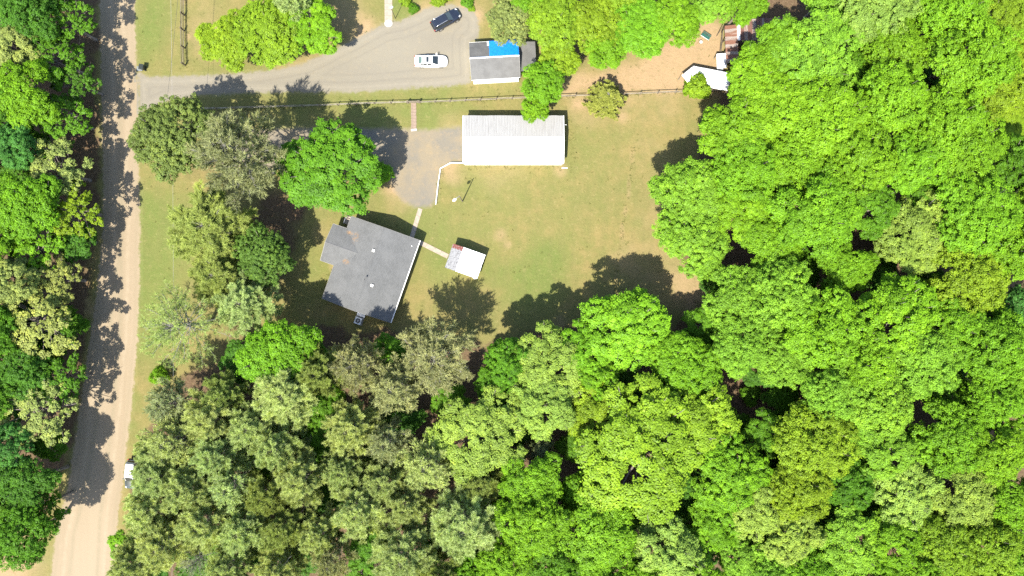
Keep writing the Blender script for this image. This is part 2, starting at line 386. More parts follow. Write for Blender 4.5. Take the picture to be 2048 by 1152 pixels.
def grid_mesh(name, xs, ys, z, mat, poly=None, margin=0.7, join=None):
    X, Y = np.meshgrid(xs, ys)
    nx, ny = len(xs), len(ys)
    idx = np.arange(nx*ny).reshape(ny, nx)
    F = np.stack([idx[:-1,:-1], idx[:-1,1:], idx[1:,1:], idx[1:,:-1]], -1).reshape(-1, 4)
    V = np.stack([X.ravel(), Y.ravel(), np.full(nx*ny, z)], -1)
    soil = ground_fields(X, Y).reshape(-1, 4); sd = None
    if poly is not None:
        sd = poly_sd(X/K + 1024, 576 - Y/K, poly).ravel() * K
        keep = (sd[F] > -margin).all(1); F = F[keep]
        if join is not None: sd = np.maximum(sd, poly_sd(X/K + 1024, 576 - Y/K, join).ravel() * K)
        used = np.unique(F); remap = -np.ones(len(V), int); remap[used] = np.arange(len(used))
        F = remap[F]; V = V[used]; soil = soil[used]; sd = sd[used]
    me = np_mesh(name, V, F, mat)
    a = me.attributes.new('soil', 'FLOAT_COLOR', 'POINT'); a.data.foreach_set('color', soil.astype(np.float32).ravel())
    if sd is not None:
        a = me.attributes.new('inset', 'FLOAT', 'POINT'); a.data.foreach_set('value', sd.astype(np.float32))
    return me

outer = [-2600, -1400, -700, -350, -180, -120]
xs = np.array(outer + list(np.arange(-96, 96.1, .5)) + [-v for v in outer[::-1]], float)
ys = np.array(outer + list(np.arange(-60, 60.1, .5)) + [-v for v in outer[::-1]], float)
g = mesh_obj('ground', grid_mesh('ground', xs, ys, 0, ground_mat())); tag(g, kind='structure')

ROAD = [(200,-3000),(200,0),(202,150),(205,300),(207,384),(205,470),(196,560),(186,640),(176,700),(168,768),(155,850),(140,950),(124,1020),(112,1060),(103,1152),(60,3000),(190,3000),(231,1152),(236,1030),(247,960),(252,900),(262,830),(267,768),(274,690),(279,560),(280,450),(278,384),(276,300),(280,222),(273,150),(269,0),(269,-3000)]
DRIVE = [(276,146),(300,154),(400,151),(480,147),(560,138),(610,126),(660,103),(715,75),(765,48),(800,42),(830,28),(860,14),(900,8),(945,18),(958,40),(958,78),(940,84),(942,166),(900,173),(830,176),(760,182),(700,185),(600,184),(500,186),(400,190),(330,203),(295,218),(281,226)]
PAD = [(440,262),(520,258),(600,256),(700,258),(790,257),(850,260),(925,254),(928,322),(903,324),(880,337),(872,400),(860,412),(836,416),(806,402),(790,382),(776,352),(740,340),(690,330),(600,335),(500,340),(430,330)]
def sheet(name, poly, z, mat, res=.4, join=None):
    x = [p[0] for p in poly]; y = [max(-700, min(1900, p[1])) for p in poly]
    xs_ = np.arange((min(x) - 1024)*K - 1, (max(x) - 1024)*K + 1, res); ys_ = np.arange((576 - max(y))*K - 1, (576 - min(y))*K + 1, res)
    return tag(mesh_obj(name, grid_mesh(name, xs_, ys_, z, mat, poly, join=join)), kind='structure')
sheet('road', ROAD, .004, sheet_mat('road_dirt', (.205,.162,.108), (.182,.142,.092), (.212,.165,.108), (1.0, .05, 1), .22, [(2.7, .55, (.150,.128,.082), .55), (1.75, .5, (.235,.19,.13), .5), (.55, .45, (.165,.135,.085), .5)]), join=DRIVE)
sheet('driveway', DRIVE, .008, sheet_mat('drive_gravel', (.156,.139,.104), (.140,.125,.096), (.170,.145,.101), (.12, .5, 1), .30, [(1.5, .3, (.112,.100,.080), .45), (.75, .35, (.175,.155,.118), .5), (2.6, .3, (.114,.102,.081), .4)]), .4, join=ROAD)
sheet('gravel_pad', PAD, .008, sheet_mat('pad_gravel', (.172,.137,.086), (.116,.107,.088), (.188,.142,.085), (.75, .6, 1), .5), .4)

# ------------------------------------------------------------------ paved paths (slabs are pieces of their own)
def slab_path(name, a, b, width, n, mat, z=.035, gap=.02, jit=.0, seed=1):
    root = empty(name, (a + b) / 2); root.rotation_euler.z = math.atan2(b.y - a.y, b.x - a.x); tag(root, kind='structure')
    L = (b - a).length; w = L / n; rng = random.Random(seed); me = None
    for i in range(n):
        if me is None:
            me = MB().box(-w/2 + gap/2, w/2 - gap/2, -width/2, width/2, -.05, z).mesh('slab', mat)
        o = mesh_obj('slab', me, root, (-L/2 + w*(i + .5), rng.uniform(-jit, jit), rng.uniform(-.006, .006)), (0, 0, rng.uniform(-jit, jit)*.4))
    return root
slab_path('house_path', P(841,417), P(823,476), .66, 4, M['concrete'])
slab_path('shed_path', P(838,484), P(896,513), .70, 4, M['concrete'])
slab_path('garden_path', P(827.5,206), P(827.5,257), .78, 8, M['paver'], jit=.03)
slab_path('path_step', P(822,260.5), P(834,259.5), .34, 1, M['concrete_pale'], z=.09)
slab_path('front_walk', P(776.5,-40), P(777,43), 1.15, 7, M['concrete'], z=.03)
tag(MB().slab([(0.62*math.cos(a), .55*math.sin(a), .05) for a in [i*math.pi/9 for i in range(18)]], .08).build('walk_end', M['concrete_pale'], None, P(777,47)), kind='structure')

# ------------------------------------------------------------------ corrugated roofing sheets
def sheet_profile(width, length, pitch_n, h=.028, t=.012):
    """one roofing sheet: ribs run along +y, x across, lies on z=0"""
    xs_ = []; zs = []; p = width / pitch_n
    for i in range(pitch_n):
        for fx, fz in ((0, 0), (.58, 0), (.68, 1), (.88, 1), (.98, 0)):
            xs_.append(-width/2 + p*(i + fx)); zs.append(fz*h)
    xs_.append(width/2); zs.append(0)
    n = len(xs_); v = []
    for y in (-length/2, length/2):
        v += [(x, y, z) for x, z in zip(xs_, zs)]
    for y in (-length/2, length/2):
        v += [(x, y, z - t) for x, z in zip(xs_, zs)]
    f = []
    for i in range(n - 1):
        f.append((i, i+1, n+i+1, n+i)); f.append((2*n+i+1, 2*n+i, 3*n+i, 3*n+i+1))
        f.append((i+1, i, 2*n+i, 2*n+i+1)); f.append((n+i, n+i+1, 3*n+i+1, 3*n+i))
    return v, f

def roof_sheets(root, p0, p1, q0, q1, n, mats, pitch_n=4, part='roof_sheet', lap=.006, seed=0, jit=0.004):
    """lays n ribbed sheets between eave line p0-p1 and ridge line q0-q1 (points local to root); mats: one per sheet or one"""
    p0, p1, q0, q1 = map(Vector, (p0, p1, q0, q1)); rng = random.Random(seed)
    along = (p1 - p0); W = along.length / n; ax = along.normalized()
    up = ((q0 + q1) - (p0 + p1)) / 2; L = up.length; ay = up.normalized(); az = ax.cross(ay).normalized()
    cache = {}
    for i in range(n):
        mt = mats[i % len(mats)] if isinstance(mats, list) else mats
        if mt.name not in cache:
            v, f = sheet_profile(W - .004, L, pitch_n); mb = MB(); mb.add(v, f); cache[mt.name] = mb.mesh(part, mt)
        c = p0 + ax*W*(i + .5) + up/2 + az*(rng.uniform(0, jit) + (lap if i % 2 else 0)) + ay*rng.uniform(-.02, .02)
        o = mesh_obj(part, cache[mt.name], root)
        o.matrix_local = Matrix.Translation(c) @ Matrix((ax, ay, az)).transposed().to_4x4()

# ------------------------------------------------------------------ white barn
def barn():
    c = P(1024, 576)
    x0, x1 = (926 - 1024)*K*(1 - 2.65/H), (1127.5 - 1024)*K*(1 - 2.65/H)
    y1, y0 = (576 - 231)*K*(1 - 2.65/H), (576 - 326)*K*(1 - 2.65/H)
    cx, cy = (x0 + x1)/2, (y0 + y1)/2; w, d = (x1 - x0)/2, (y1 - y0)/2; he, hr = 2.65, 3.42
    r = empty('barn', (cx, cy, 0), 0, 'long white metal barn with ribbed gable roof beside the gravel pad', 'barn')
    ww, wd = w - .10, d - .16
    prof = lambda x: [(x, -wd, 0), (x, wd, 0), (x, wd, he - .06), (x, 0, hr - .10), (x, -wd, he - .06)]
    v = prof(-ww) + prof(ww)
    MB().add(v, [(4,3,2,1,0), (5,6,7,8,9), (0,1,6,5), (1,2,7,6), (5,9,4,0), (2,3,8,7), (3,4,9,8)]).build('wall', M['white_metal'], r)
    # ribs of the south and north wall cladding
    mb = MB()
    for i in range(1, 32):
        x = -ww + i*2*ww/32
        mb.box(x - .02, x + .02, -wd - .025, -wd - .002, .05, he - .12); mb.box(x - .02, x + .02, wd + .002, wd + .025, .05, he - .12)
    tag(mb.build('cladding_ribs', M['white_metal'], r), kind='stuff')
    roof_sheets(r, (-w, -d, he), (w, -d, he), (-w, 0, hr), (w, 0, hr), 16, M['white_metal'], 4, seed=1)
    roof_sheets(r, (w, d, he), (-w, d, he), (w, 0, hr), (-w, 0, hr), 16, M['barn_roof'], 4, seed=2)
    MB().slab([(-w - .02, -.16, hr + .03), (w + .02, -.16, hr + .03), (w + .02, 0, hr + .062), (-w - .02, 0, hr + .062)], .015).slab([(-w - .02, 0, hr + .062), (w + .02, 0, hr + .062), (w + .02, .16, hr + .03), (-w - .02, .16, hr + .03)], .015).build('ridge_cap', M['white_metal'], r)
    for s in (-1, 1):   # white barge boards on both gables
        MB().slab([(s*w - .03, -d, he + .05), (s*w + .03, -d, he + .05), (s*w + .03, 0, hr + .055), (s*w - .03, 0, hr + .055)], .14).build('barge_board', M['white_metal'], r)
        MB().slab([(s*w - .03, 0, hr + .055), (s*w + .03, 0, hr + .055), (s*w + .03, d, he + .05), (s*w - .03, d, he + .05)], .14).build('barge_board', M['white_metal'], r)
    MB().box(-w, w, -d - .10, -d - .01, he - .13, he - .03).build('gutter', M['white_metal'], r)
    for y in (-1.5, 1.5):   # two roll-up doors in the west gable
        dr = MB().box(-ww - .03, -ww - .004, y - 1.25, y + 1.25, .02, 2.2).build('door', M['white_paint'], r)
        m2 = MB()
        for k in range(1, 5): m2.box(-ww - .04, -ww - .031, y - 1.2, y + 1.2, k*.44 - .02, k*.44 + .02)
        m2.build('door_rib', M['galv'], dr)
    MB().box(ww + .01, ww + .55, 2.18, 2.24, 2.2, 2.26).build('vent_pipe', M['white_paint'], r)
    MB().box(w - .1, w + .75, -d - .35, -d - .22, .03, .09).build('downspout', M['white_paint'], r)
barn()

# ------------------------------------------------------------------ house
def house():
    he = 2.4; hr = 3.8
    c = P(741.8, 538.8, he); A = math.radians(-19.5)
    r = empty('house', (c.x, c.y, 0), A, 'grey shingle-roofed house with a small wing facing the road', 'house')
    w, d = 5.32, 6.4
    t = .09
    M_ = M['shingle']
    # walls
    ww, wd = w - .35, d - .30
    mb = MB(); v = []
    for y in (-wd, wd): v += [(-ww, y, 0), (ww, y, 0), (ww, y, he + .02), (0, y, hr - .14), (-ww, y, he + .02)]
    mb.add(v, [(0,1,2,3,4), (9,8,7,6,5), (1,6,7,2), (5,0,4,9)]).build('wall', M['siding'], r)
    mb = MB(); v = []
    for x in (-7.05, -4.9): v += [(x, -.9, 0), (x, 4.15, 0), (x, 4.15, 2.36), (x, 1.62, 3.02), (x, -.9, 2.36)]
    mb.add(v, [(4,3,2,1,0), (1,2,7,6), (5,9,4,0)]).build('wing_wall', M['siding'], r)
    MB().box(-ww - .03, ww + .03, -wd - .03, wd + .03, 0, .35).build('foundation', M['brick'], r)
    # roofs
    MB().slab([(0, -d, hr), (w, -d, he), (w, d, he), (0, d, hr)], t).build('roof_slope', M_, r)
    MB().slab([(-w, -d, he), (0, -d, hr), (0, d, hr), (-w, d, he)], t).build('roof_slope', M_, r)
    e = .02
    MB().slab([(-7.42, 1.62, 3.17 + e), (-2.38, 1.62, 3.17 + e), (-5.30, 4.47, 2.4 + e), (-7.42, 4.47, 2.4 + e)], .1).build('wing_roof', M_, r)
    MB().slab([(-7.42, -1.22, 2.4 + e), (-5.30, -1.22, 2.4 + e), (-2.38, 1.62, 3.17 + e), (-7.42, 1.62, 3.17 + e)], .1).build('wing_roof', M_, r)
    mb = MB()
    for i in range(44):
        y = -d + .02 + i*.29
        mb.slab([(-.13, y, hr - .012 + .012*(i % 2)), (0, y, hr + .03 + .012*(i % 2)), (0, y + .285, hr + .03 + .012*(i % 2)), (-.13, y + .285, hr - .012 + .012*(i % 2))], .012)
        mb.slab([(0, y, hr + .03 + .012*(i % 2)), (.13, y, hr - .012 + .012*(i % 2)), (.13, y + .285, hr - .012 + .012*(i % 2)), (0, y + .285, hr + .03 + .012*(i % 2))], .012)
    mb.build('ridge_cap', M_, r)
    MB().slab([(-7.42, 1.56, 3.205), (-3.0, 1.56, 3.205), (-3.0, 1.65, 3.215), (-7.42, 1.65, 3.215)], .02).build('wing_ridge', M['dark_metal'], r)
    # trim: gutter along the east eave, fascia elsewhere
    gu = MB().box(w + .012, w + .035, -d, d, he - .16, he - .02).box(w + .035, w + .12, -d, d, he - .16, he - .14).box(w + .10, w + .13, -d, d, he - .14, he - .015).build('gutter', M['white_paint'], r)
    MB().tube([(w + .08, -d + .3, he - .16), (w - .25, -d + .3, he - .45), (w - .28, -d + .3, .1)], .045, 8).build('downspout', M['white_paint'], gu)
    MB().box(-w - .035, -w - .006, -d, -1.25, he - .15, he + .012).build('fascia', M['trim'], r)
    MB().box(-w - .035, -w - .006, 4.5, d, he - .15, he + .012).build('fascia', M['trim'], r)
    for s in (-1, 1):
        y0, y1 = sorted((s*(d + .006), s*(d + .028)))
        for (xa, za, xb, zb) in ((-w, he, 0, hr), (0, hr, w, he)):
            MB().slab([(xa, y0, za + .012), (xb, y0, zb + .012), (xb, y1, zb + .012), (xa, y1, za + .012)], .16).build('barge_board', M['trim'], r)
    for (ya, za, yb, zb) in ((-1.22, 2.42, 1.62, 3.19), (1.62, 3.19, 4.47, 2.42)):
        MB().slab([(-7.47, ya, za), (-7.425, ya, za), (-7.425, yb, zb), (-7.47, yb, zb)], .15).build('barge_board', M['trim'], r)
    MB().box(-7.42, -5.35, 4.475, 4.51, 2.28, 2.43).build('fascia', M['trim'], r)
    MB().box(-7.42, -5.35, -1.26, -1.225, 2.28, 2.43).build('fascia', M['trim'], r)
    # two white vent caps, flue and plumbing pipe
    zr = lambda x: hr - abs(x)*(hr - he)/w
    def loc(px, py, z):
        q = P(px, py, z) - Vector((c.x, c.y, 0)); q.z = 0
        return Matrix.Rotation(-A, 3, 'Z') @ q
    for px, py in ((746.6, 501), (743, 571)):
        q = loc(px, py, 4.0); z = zr(q.x)
        v_ = MB().box(q.x - .15, q.x + .15, q.y - .15, q.y + .15, z - .05, z + .17).build('roof_vent', M['white_paint'], r, bevel=.02)
        MB().slab([(q.x - .19, q.y - .19, z + .22), (q.x + .19, q.y - .19, z + .22), (q.x + .19, q.y + .19, z + .22), (q.x - .19, q.y + .19, z + .22)], .05).build('vent_hood', M['white_paint'], v_, bevel=.015)
    q = loc(733.5, 553.3, 3.9); z = zr(q.x)
    MB().cyl(q.x, q.y, z - .05, z + .32, .11, 12).build('flue_pipe', M['dark_metal'], r)
    q = loc(729, 559.5, 3.9); z = zr(q.x)
    MB().cyl(q.x, q.y, z - .05, z + .2, .05, 10).build('plumbing_pipe', M['dark_metal'], r)
    q = loc(824, 492, 2.6); z = zr(q.x)
    MB().cyl(q.x, q.y, z - .05, z + .16, .06, 10).build('plumbing_pipe', M['white_paint'], r)
    # windows and doors below the eaves
    for (x, y, ax_) in ((ww + .02, -3.4, 'x'), (ww + .02, -.4, 'x'), (ww + .02, 3.0, 'x'), (-3.0, -wd - .02, 'y'), (2.6, -wd - .02, 'y'), (-2.6, wd + .02, 'y'), (2.6, wd + .02, 'y'), (-ww - .02, -4.0, 'x'), (-7.07, 1.6, 'x')):
        f = MB(); p = MB()
        if ax_ == 'x':
            f.box(x - .04, x + .04, y - .55, y + .55, .95, 2.1); p.box(x - .05, x + .05, y - .47, y + .47, 1.03, 2.02)
        else:
            f.box(x - .55, x + .55, y - .04, y + .04, .95, 2.1); p.box(x - .47, x + .47, y - .05, y + .05, 1.03, 2.02)
        fo = f.build('window', M['white_paint'], r); p.build('pane', M['glass'], fo)
    dr = MB().box(ww + .004, ww + .05, 4.6, 5.5, .3, 2.3).build('door', M['white_paint'], r)
    MB().cyl(ww + .09, 4.72, 1.2, 1.26, .03, 8).build('handle', M['galv'], dr)
    # entry steps in the north-west corner
    st = MB()
    for i, (a, b, z) in enumerate(((5.05, 5.95, .36), (5.05, 6.3, .18))):
        st.box(-6.4 - .3*i, -4.98 - .0*i, a + .002*i, b, 0, z)
    so = st.build('entry_step', M['concrete'], r)
    MB().tube([(-6.35, 5.1, .36), (-6.35, 5.1, 1.25), (-6.35, 5.9, 1.25), (-6.35, 6.25, .2)], .03, 8).tube([(-6.35, 5.9, .36), (-6.35, 5.9, 1.25)], .03, 8).build('handrail', M['galv'], so)
    return c, A
HC, HA = house()

def to_world(c, A, x, y, z=0):
    q = Matrix.Rotation(A, 3, 'Z') @ Vector((x, y, 0)); return Vector((c.x + q.x, c.y + q.y, z))

# air conditioner outside the south gable
p = P(716, 641.5, .85)
ac = empty('air_conditioner', (p.x, p.y, 0), HA, 'grey air conditioner with round fan outside the house gable', 'air conditioner')
MB().box(-.62, .62, -.62, .62, 0, .08).build('pad', M['concrete_pale'], ac)
cab = MB().box(-.5, .5, -.5, .5, .1, .90).build('cabinet', M['ac_metal'], ac, bevel=.03)
mb = MB()
for i in range(9): mb.box(-.515, .515, -.515, .515, .16 + i*.08, .19 + i*.08)
mb.build('louvre', M['galv'], cab)
MB().cyl(0, 0, .905, .925, .37, 28).build('fan_well', M['dark_metal'], ac)
fan = MB().cyl(0, 0, .925, .96, .09, 14).build('fan_hub', M['ac_metal'], ac)
mb = MB()
for k in range(5):
    a = k*2*math.pi/5; u = Vector((math.cos(a), math.sin(a), 0)); w_ = Vector((-math.sin(a), math.cos(a), 0))
    mb.slab([u*.08 + Vector((0,0,.935)), u*.34 + Vector((0,0,.935)), u*.32 + w_*.17 + Vector((0,0,.945)), u*.08 + w_*.07 + Vector((0,0,.945))], .006)
mb.build('fan_blade', M['dark_metal'], fan)
mb = MB()
for rr in (.12, .2, .28, .36):
    ring = [(rr*math.cos(i*2*math.pi/24), rr*math.sin(i*2*math.pi/24), .985) for i in range(25)]
    mb.tube(ring, .006, 4)
mb.build('fan_guard', M['galv'], ac)
p = P(722.5, 628.5, .5)
cv = empty('crawl_space_hatch', (p.x, p.y, 0), HA, 'sloping white hatch between the air conditioner and the house', 'hatch')
MB().box(-.58, .58, -.02, .5, 0, .5).build('frame', M['white_paint'], cv)
MB().slab([(-.62, -.35, .42), (.62, -.35, .42), (.62, .5, .78), (-.62, .5, .78)], .05).build('lid', M['tin_white'], cv)
MB().box(-.56, .56, -.3, -.021, 0, .36).build('curb', M['concrete_pale'], cv)

# ------------------------------------------------------------------ small white shed
def shed():
    h = 2.0; c = P(930.2, 522.3, h); A = math.radians(-19.3)
    r = empty('shed', (c.x, c.y, 0), A, 'small white metal-roofed shed with rust patches on one corner', 'shed')
    w, d = 2.5, 1.86; xr = -.72; he, hr = 1.96, 2.34
    ww, wd = w - .16, d - .14
    v = []
    for y in (-wd, wd): v += [(-ww, y, 0), (ww, y, 0), (ww, y, he - .04), (xr, y, hr - .06), (-ww, y, he - .02)]
    MB().add(v, [(0,1,2,3,4), (9,8,7,6,5), (1,6,7,2), (5,0,4,9)]).build('wall', M['white_paint'], r)
    n = 6
    roof_sheets(r, (w, -d, he), (w, d, he), (xr, -d, hr), (xr, d, hr), n, M['shed_roof_white'], 4, seed=3)
    mats = [M['shed_roof_rust']] + [M['shed_roof_worn']]*5
    roof_sheets(r, (-w, d, he), (-w, -d, he), (xr, d, hr), (xr, -d, hr), n, mats, 4, seed=4, jit=.01)
    MB().slab([(xr - .12, -d, hr + .02), (xr, -d, hr + .05), (xr, d, hr + .05), (xr - .12, d, hr + .02)], .012).slab([(xr, -d, hr + .05), (xr + .12, -d, hr + .02), (xr + .12, d, hr + .02), (xr, d, hr + .05)], .012).build('ridge_cap', M['shed_roof_white'], r)
    MB().box(w + .005, w + .03, -d, d, he - .12, he - .01).build('fascia', M['galv'], r)
    MB().box(w - .55, w - .2, -d - .14, -d + .02, he - .03, he + .05).build('roof_flap', M['shed_roof_white'], r)
    dr = MB().box(-ww - .04, -ww - .003, -.5, .45, .05, 1.85).build('door', M['weathered_wood'], r)
    MB().box(-ww - .07, -ww - .041, .3, .36, .9, 1.05).build('handle', M['dark_metal'], dr)
shed()

# ------------------------------------------------------------------ garage with blue tarp by the car park
def garage():
    he, hr = 2.7, 4.15; c = P(989.5, 120, he); A = math.radians(3.3)
    r = empty('garage', (c.x, c.y, 0), A, 'grey gabled garage with a blue tarp on its roof', 'garage')
    w, d = 3.56, 2.74; ww, wd = w - .18, d - .22
    v = []
    for x in (-ww, ww): v += [(x, -wd, 0), (x, wd, 0), (x, wd, he - .04), (x, 0, hr - .12), (x, -wd, he - .04)]
    MB().add(v, [(4,3,2,1,0), (5,6,7,8,9), (0,5,9,4), (2,7,6,1)]).build('wall', M['white_metal'], r)
    MB().slab([(-w, -d, he), (w, -d, he), (w, 0, hr), (-w, 0, hr)], .07).build('roof_slope', M['lean_roof'], r)
    MB().slab([(-w, 0, hr), (w, 0, hr), (w, d, he), (-w, d, he)], .07).build('roof_slope', M['roll_roof'], r)
    MB().slab([(-w, -.12, hr + .0), (w, -.12, hr + .0), (w, 0, hr + .035), (-w, 0, hr + .035)], .02).slab([(-w, 0, hr + .035), (w, 0, hr + .035), (w, .12, hr), (-w, .12, hr)], .02).build('ridge_cap', M['galv'], r)
    # white weatherboards of the south wall and its two doors
    for i in range(9):
        MB().box(-ww, ww, -wd - .035 - .012, -wd - .004, .02 + i*.285, .29 + i*.285).build('board', M['white_metal'], r)
    for y in (-d - .03, d + .006):
        MB().box(-w, w, y, y + .024, he - .16, he + .012).build('fascia', M['white_paint'], r)
    for s in (-1, 1):
        x0, x1 = sorted((s*(w + .004), s*(w + .04)))
        MB().slab([(x0, -d, he + .01), (x1, -d, he + .01), (x1, 0, hr + .01), (x0, 0, hr + .01)], .15).slab([(x0, 0, hr + .01), (x1, 0, hr + .01), (x1, d, he + .01), (x0, d, he + .01)], .15).build('barge_board', M['trim'], r)
    # pale flashing strip beside the tarp
    k = (hr - he)/d
    zs = lambda y: hr - k*abs(y)
    MB().slab([(-.98, d - .75, zs(d - .75) + .02), (-.72, d - .75, zs(d - .75) + .02), (-.72, d, zs(d) + .02), (-.98, d, zs(d) + .02)], .018).build('flashing', M['white_metal'], r)
    # lean-to on the east side, lower roof
    MB().slab([(w + .05, -d + .9, 2.55), (w + 2.5, -d + 1.3, 2.2), (w + 2.5, d - .2, 2.2), (w + .05, d - .2, 2.55)], .06).build('lean_to_roof', M['lean_roof'], r)
    MB().box(w + .02, w + .06, -d + .5, d - .2, 2.5, 2.75).build('lean_to_flashing', M['white_metal'], r)
    for y in (-d + 1.4, d - .3):
        MB().box(w + 2.3, w + 2.4, y, y + .1, 0, 2.19).build('post', M['weathered_wood'], r)
    # tarp, a separate sheet lying on the north slope
    t = empty('tarp', (c.x, c.y, 0), A, 'bright blue tarp spread over the garage roof', 'tarp')
    rng = np.random.default_rng(3); nx, ny = 36, 22
    V = []; F = []
    for j in range(ny + 1):
        for i in range(nx + 1):
            x = -.72 + (w + .02 + .72)*i/nx; y = .08 + (d + .12 - .08)*j/ny
            if i == 0: x += rng.uniform(-.03, .03)
            if j == 0: y += .10*math.sin(i*.33) * .3 + rng.uniform(-.02, .02)
            V.append((x, y, zs(y) + .035 + .018*math.sin(x*5 + y*2) * math.sin(y*6.1 + x) + rng.uniform(0, .014)))
    for j in range(ny):
        for i in range(nx): F.append((j*(nx+1) + i, j*(nx+1) + i + 1, (j+1)*(nx+1) + i + 1, (j+1)*(nx+1) + i))
    mb = MB(); mb.add(V, F); o = mb.build('cloth', M['blue_tarp'], t, smooth=True)
    so = o.modifiers.new('solid', 'SOLIDIFY'); so.thickness = .006; so.offset = 1
    mb = MB()
    for i in range(8): mb.cyl(-.55 + i*.6, d - .05, zs(d - .05) + .06, zs(d - .05) + .075, .03, 8)
    tag(mb.build('eyelets', M['galv'], t), kind='stuff')
garage()

# ------------------------------------------------------------------ rusty sheds and white canopy in the yard
def rusty():
    c = P(1463, 88, 2.2); A = math.radians(2.0)
    r = empty('rusty_shed', (c.x, c.y, 0), A, 'open lean-to with rust-streaked tin roof beside the bare dirt', 'shed')
    w, d = .86, 2.75; zl, zh = 2.05, 2.45
    roof_sheets(r, (-w, d, zl), (-w, -d, zl), (w, d, zh), (w, -d, zh), 10, [M['rust_roof_y'], M['rust_roof_pale']], 4, seed=7, jit=.03, lap=.02)
    for y in (-d + .2, -.9, .9, d - .2):
        MB().box(-w + .05, -w + .15, y - .05, y + .05, 0, zl - .03).build('post', M['dark_wood'], r)
        MB().box(w - .15, w - .05, y - .05, y + .05, 0, zh - .09).build('post', M['dark_wood'], r)
    MB().box(-w + .05, -w + .15, -d, d, zl - .13, zl - .031).build('beam', M['dark_wood'], r)
    MB().box(w - .2, w - .16, -d + .1, d - .1, 0, zh - .14).build('back_wall', M['weathered_wood'], r)
    # leaning timbers along its open side
    for i, (a, b) in enumerate((((-1.35, -2.0, .05), (-1.0, 2.2, 1.5)), ((-1.15, -2.4, .05), (-.93, 1.7, 1.2)), ((-1.5, 2.0, .05), (-.95, 2.9, 1.9)))):
        MB().tube([a, b], .05, 6).build('timber', M['dark_wood'], r)
    c2 = P(1528, 58, 2.6); A2 = math.radians(3.4)
    q = empty('rusty_barn', (c2.x, c2.y, 0), A2, 'long rust-striped tin barn half hidden under lime green trees', 'barn')
    w, d = 3.5, 1.48
    roof_sheets(q, (-w, -d, 2.45), (w, -d, 2.45), (-w, d, 2.85), (w, d, 2.85), 12, [M['rust_roof_dark'], M['rust_roof_pale']], 4, seed=8, jit=.02, lap=.015)
    v = []
    for x in (-w + .1, w - .1): v += [(x, -d + .1, 0), (x, d - .1, 0), (x, d - .1, 2.78), (x, -d + .1, 2.4)]
    MB().add(v, [(3,2,1,0), (4,5,6,7), (0,4,7,3), (2,6,5,1)]).build('wall', M['weathered_wood'], q)
    MB().slab([(-w - .42, -d + .1, 2.42), (-w - .02, -d + .1, 2.5), (-w - .02, d + .0, 2.84), (-w - .42, d, 2.76)], .02).build('white_flashing', M['tin_white'], q)
    c3 = P(1443, 122, 1.6)
    t = empty('tin_lean_to', (c3.x, c3.y, 0), math.radians(4), 'low white tin lean-to between rusty shed and white canopy', 'lean-to')
    roof_sheets(t, (-.72, -1.0, 1.5), (.72, -1.0, 1.5), (-.62, 1.05, 1.75), (.72, 1.05, 1.75), 3, M['tin_white'], 3, seed=9, jit=.04)
    for x in (-.6, .6):
        for y, z in ((-.9, 1.48), (.95, 1.7)): MB().box(x - .04, x + .04, y - .04, y + .04, 0, z).build('post', M['weathered_wood'], t)
    c4 = P(1440, 137, .6)
    b = empty('water_tub', (c4.x, c4.y, 0), 0, 'blue-grey tub beside the white tin lean-to', 'tub')
    MB().cyl(0, 0, 0, .62, .42, 20, r1=.48).build('shell', M['ac_metal'], b)
    MB().tube([(.47*math.cos(i*math.pi/10), .47*math.sin(i*math.pi/10), .63) for i in range(21)], .03, 6).build('rim', M['galv'], b)
    # white pitched canopy
    zr, ze = 2.45, 1.95
    R0 = P(1363.5, 150.5, 2.2); R1 = P(1462, 160, zr); N0 = P(1387, 131.5, ze); N1 = P(1462, 146, ze); S0 = P(1376.5, 167, ze); S1 = P(1455, 182, ze); RM = P(1400, 152, zr)
    cc = (N0 + S1)/2; cc.z = 0
    k = empty('white_canopy', cc, 0, 'white pitched tarp canopy with pointed end next to the rail fence', 'canopy')
    def panel(pts, n=8, seed=0):
        """sagging fabric panel between two edges pts=(a0,a1,b0,b1)"""
        a0, a1, b0, b1 = [Vector(q_) - cc for q_ in pts]; mb = MB(); V = []; F = []
        for j in range(n + 1):
            for i in range(n + 1):
                u, v_ = i/n, j/n
                p_ = (a0*(1-u) + a1*u)*(1-v_) + (b0*(1-u) + b1*u)*v_
                p_.z -= .10*math.sin(u*math.pi)*math.sin(v_*math.pi) + .02*math.sin(u*19 + seed)*math.sin(v_*math.pi)
                V.append(p_)
        for j in range(n):
            for i in range(n): F.append((j*(n+1)+i, j*(n+1)+i+1, (j+1)*(n+1)+i+1, (j+1)*(n+1)+i))
        mb.add(V, F); o = mb.build('roof_panel', M['white_paint'], k, smooth=True)
        s_ = o.modifiers.new('solid', 'SOLIDIFY'); s_.thickness = .012; s_.offset = -1
    panel((N1, N0, R1, RM), 10, 1); panel((S0, S1, RM, R1), 10, 2)
    panel((N0, R0, RM, RM), 8, 3); panel((R0, S0, RM, RM), 8, 4)
    for q_ in (N0, N1, S0, S1, R0):
        l = q_ - cc; MB().tube([(l.x, l.y, 0), (l.x*.99, l.y*.99, q_.z - .04)], .035, 8).build('pole', M['galv'], k)
    MB().tube([(R0 - cc) + Vector((.1,0,-.06)), (RM - cc) + Vector((0,0,-.06)), (R1 - cc) + Vector((0,0,-.06))], .03, 8).build('ridge_pole', M['galv'], k)
    # green bench and pale stool near the trees
    c5 = P(1411.5, 72.5, .4)
    g_ = empty('garden_bench', (c5.x, c5.y, 0), math.radians(-33), 'dark green slatted bench on the bare dirt under trees', 'bench'); g_.scale = (.8, .8, .9)
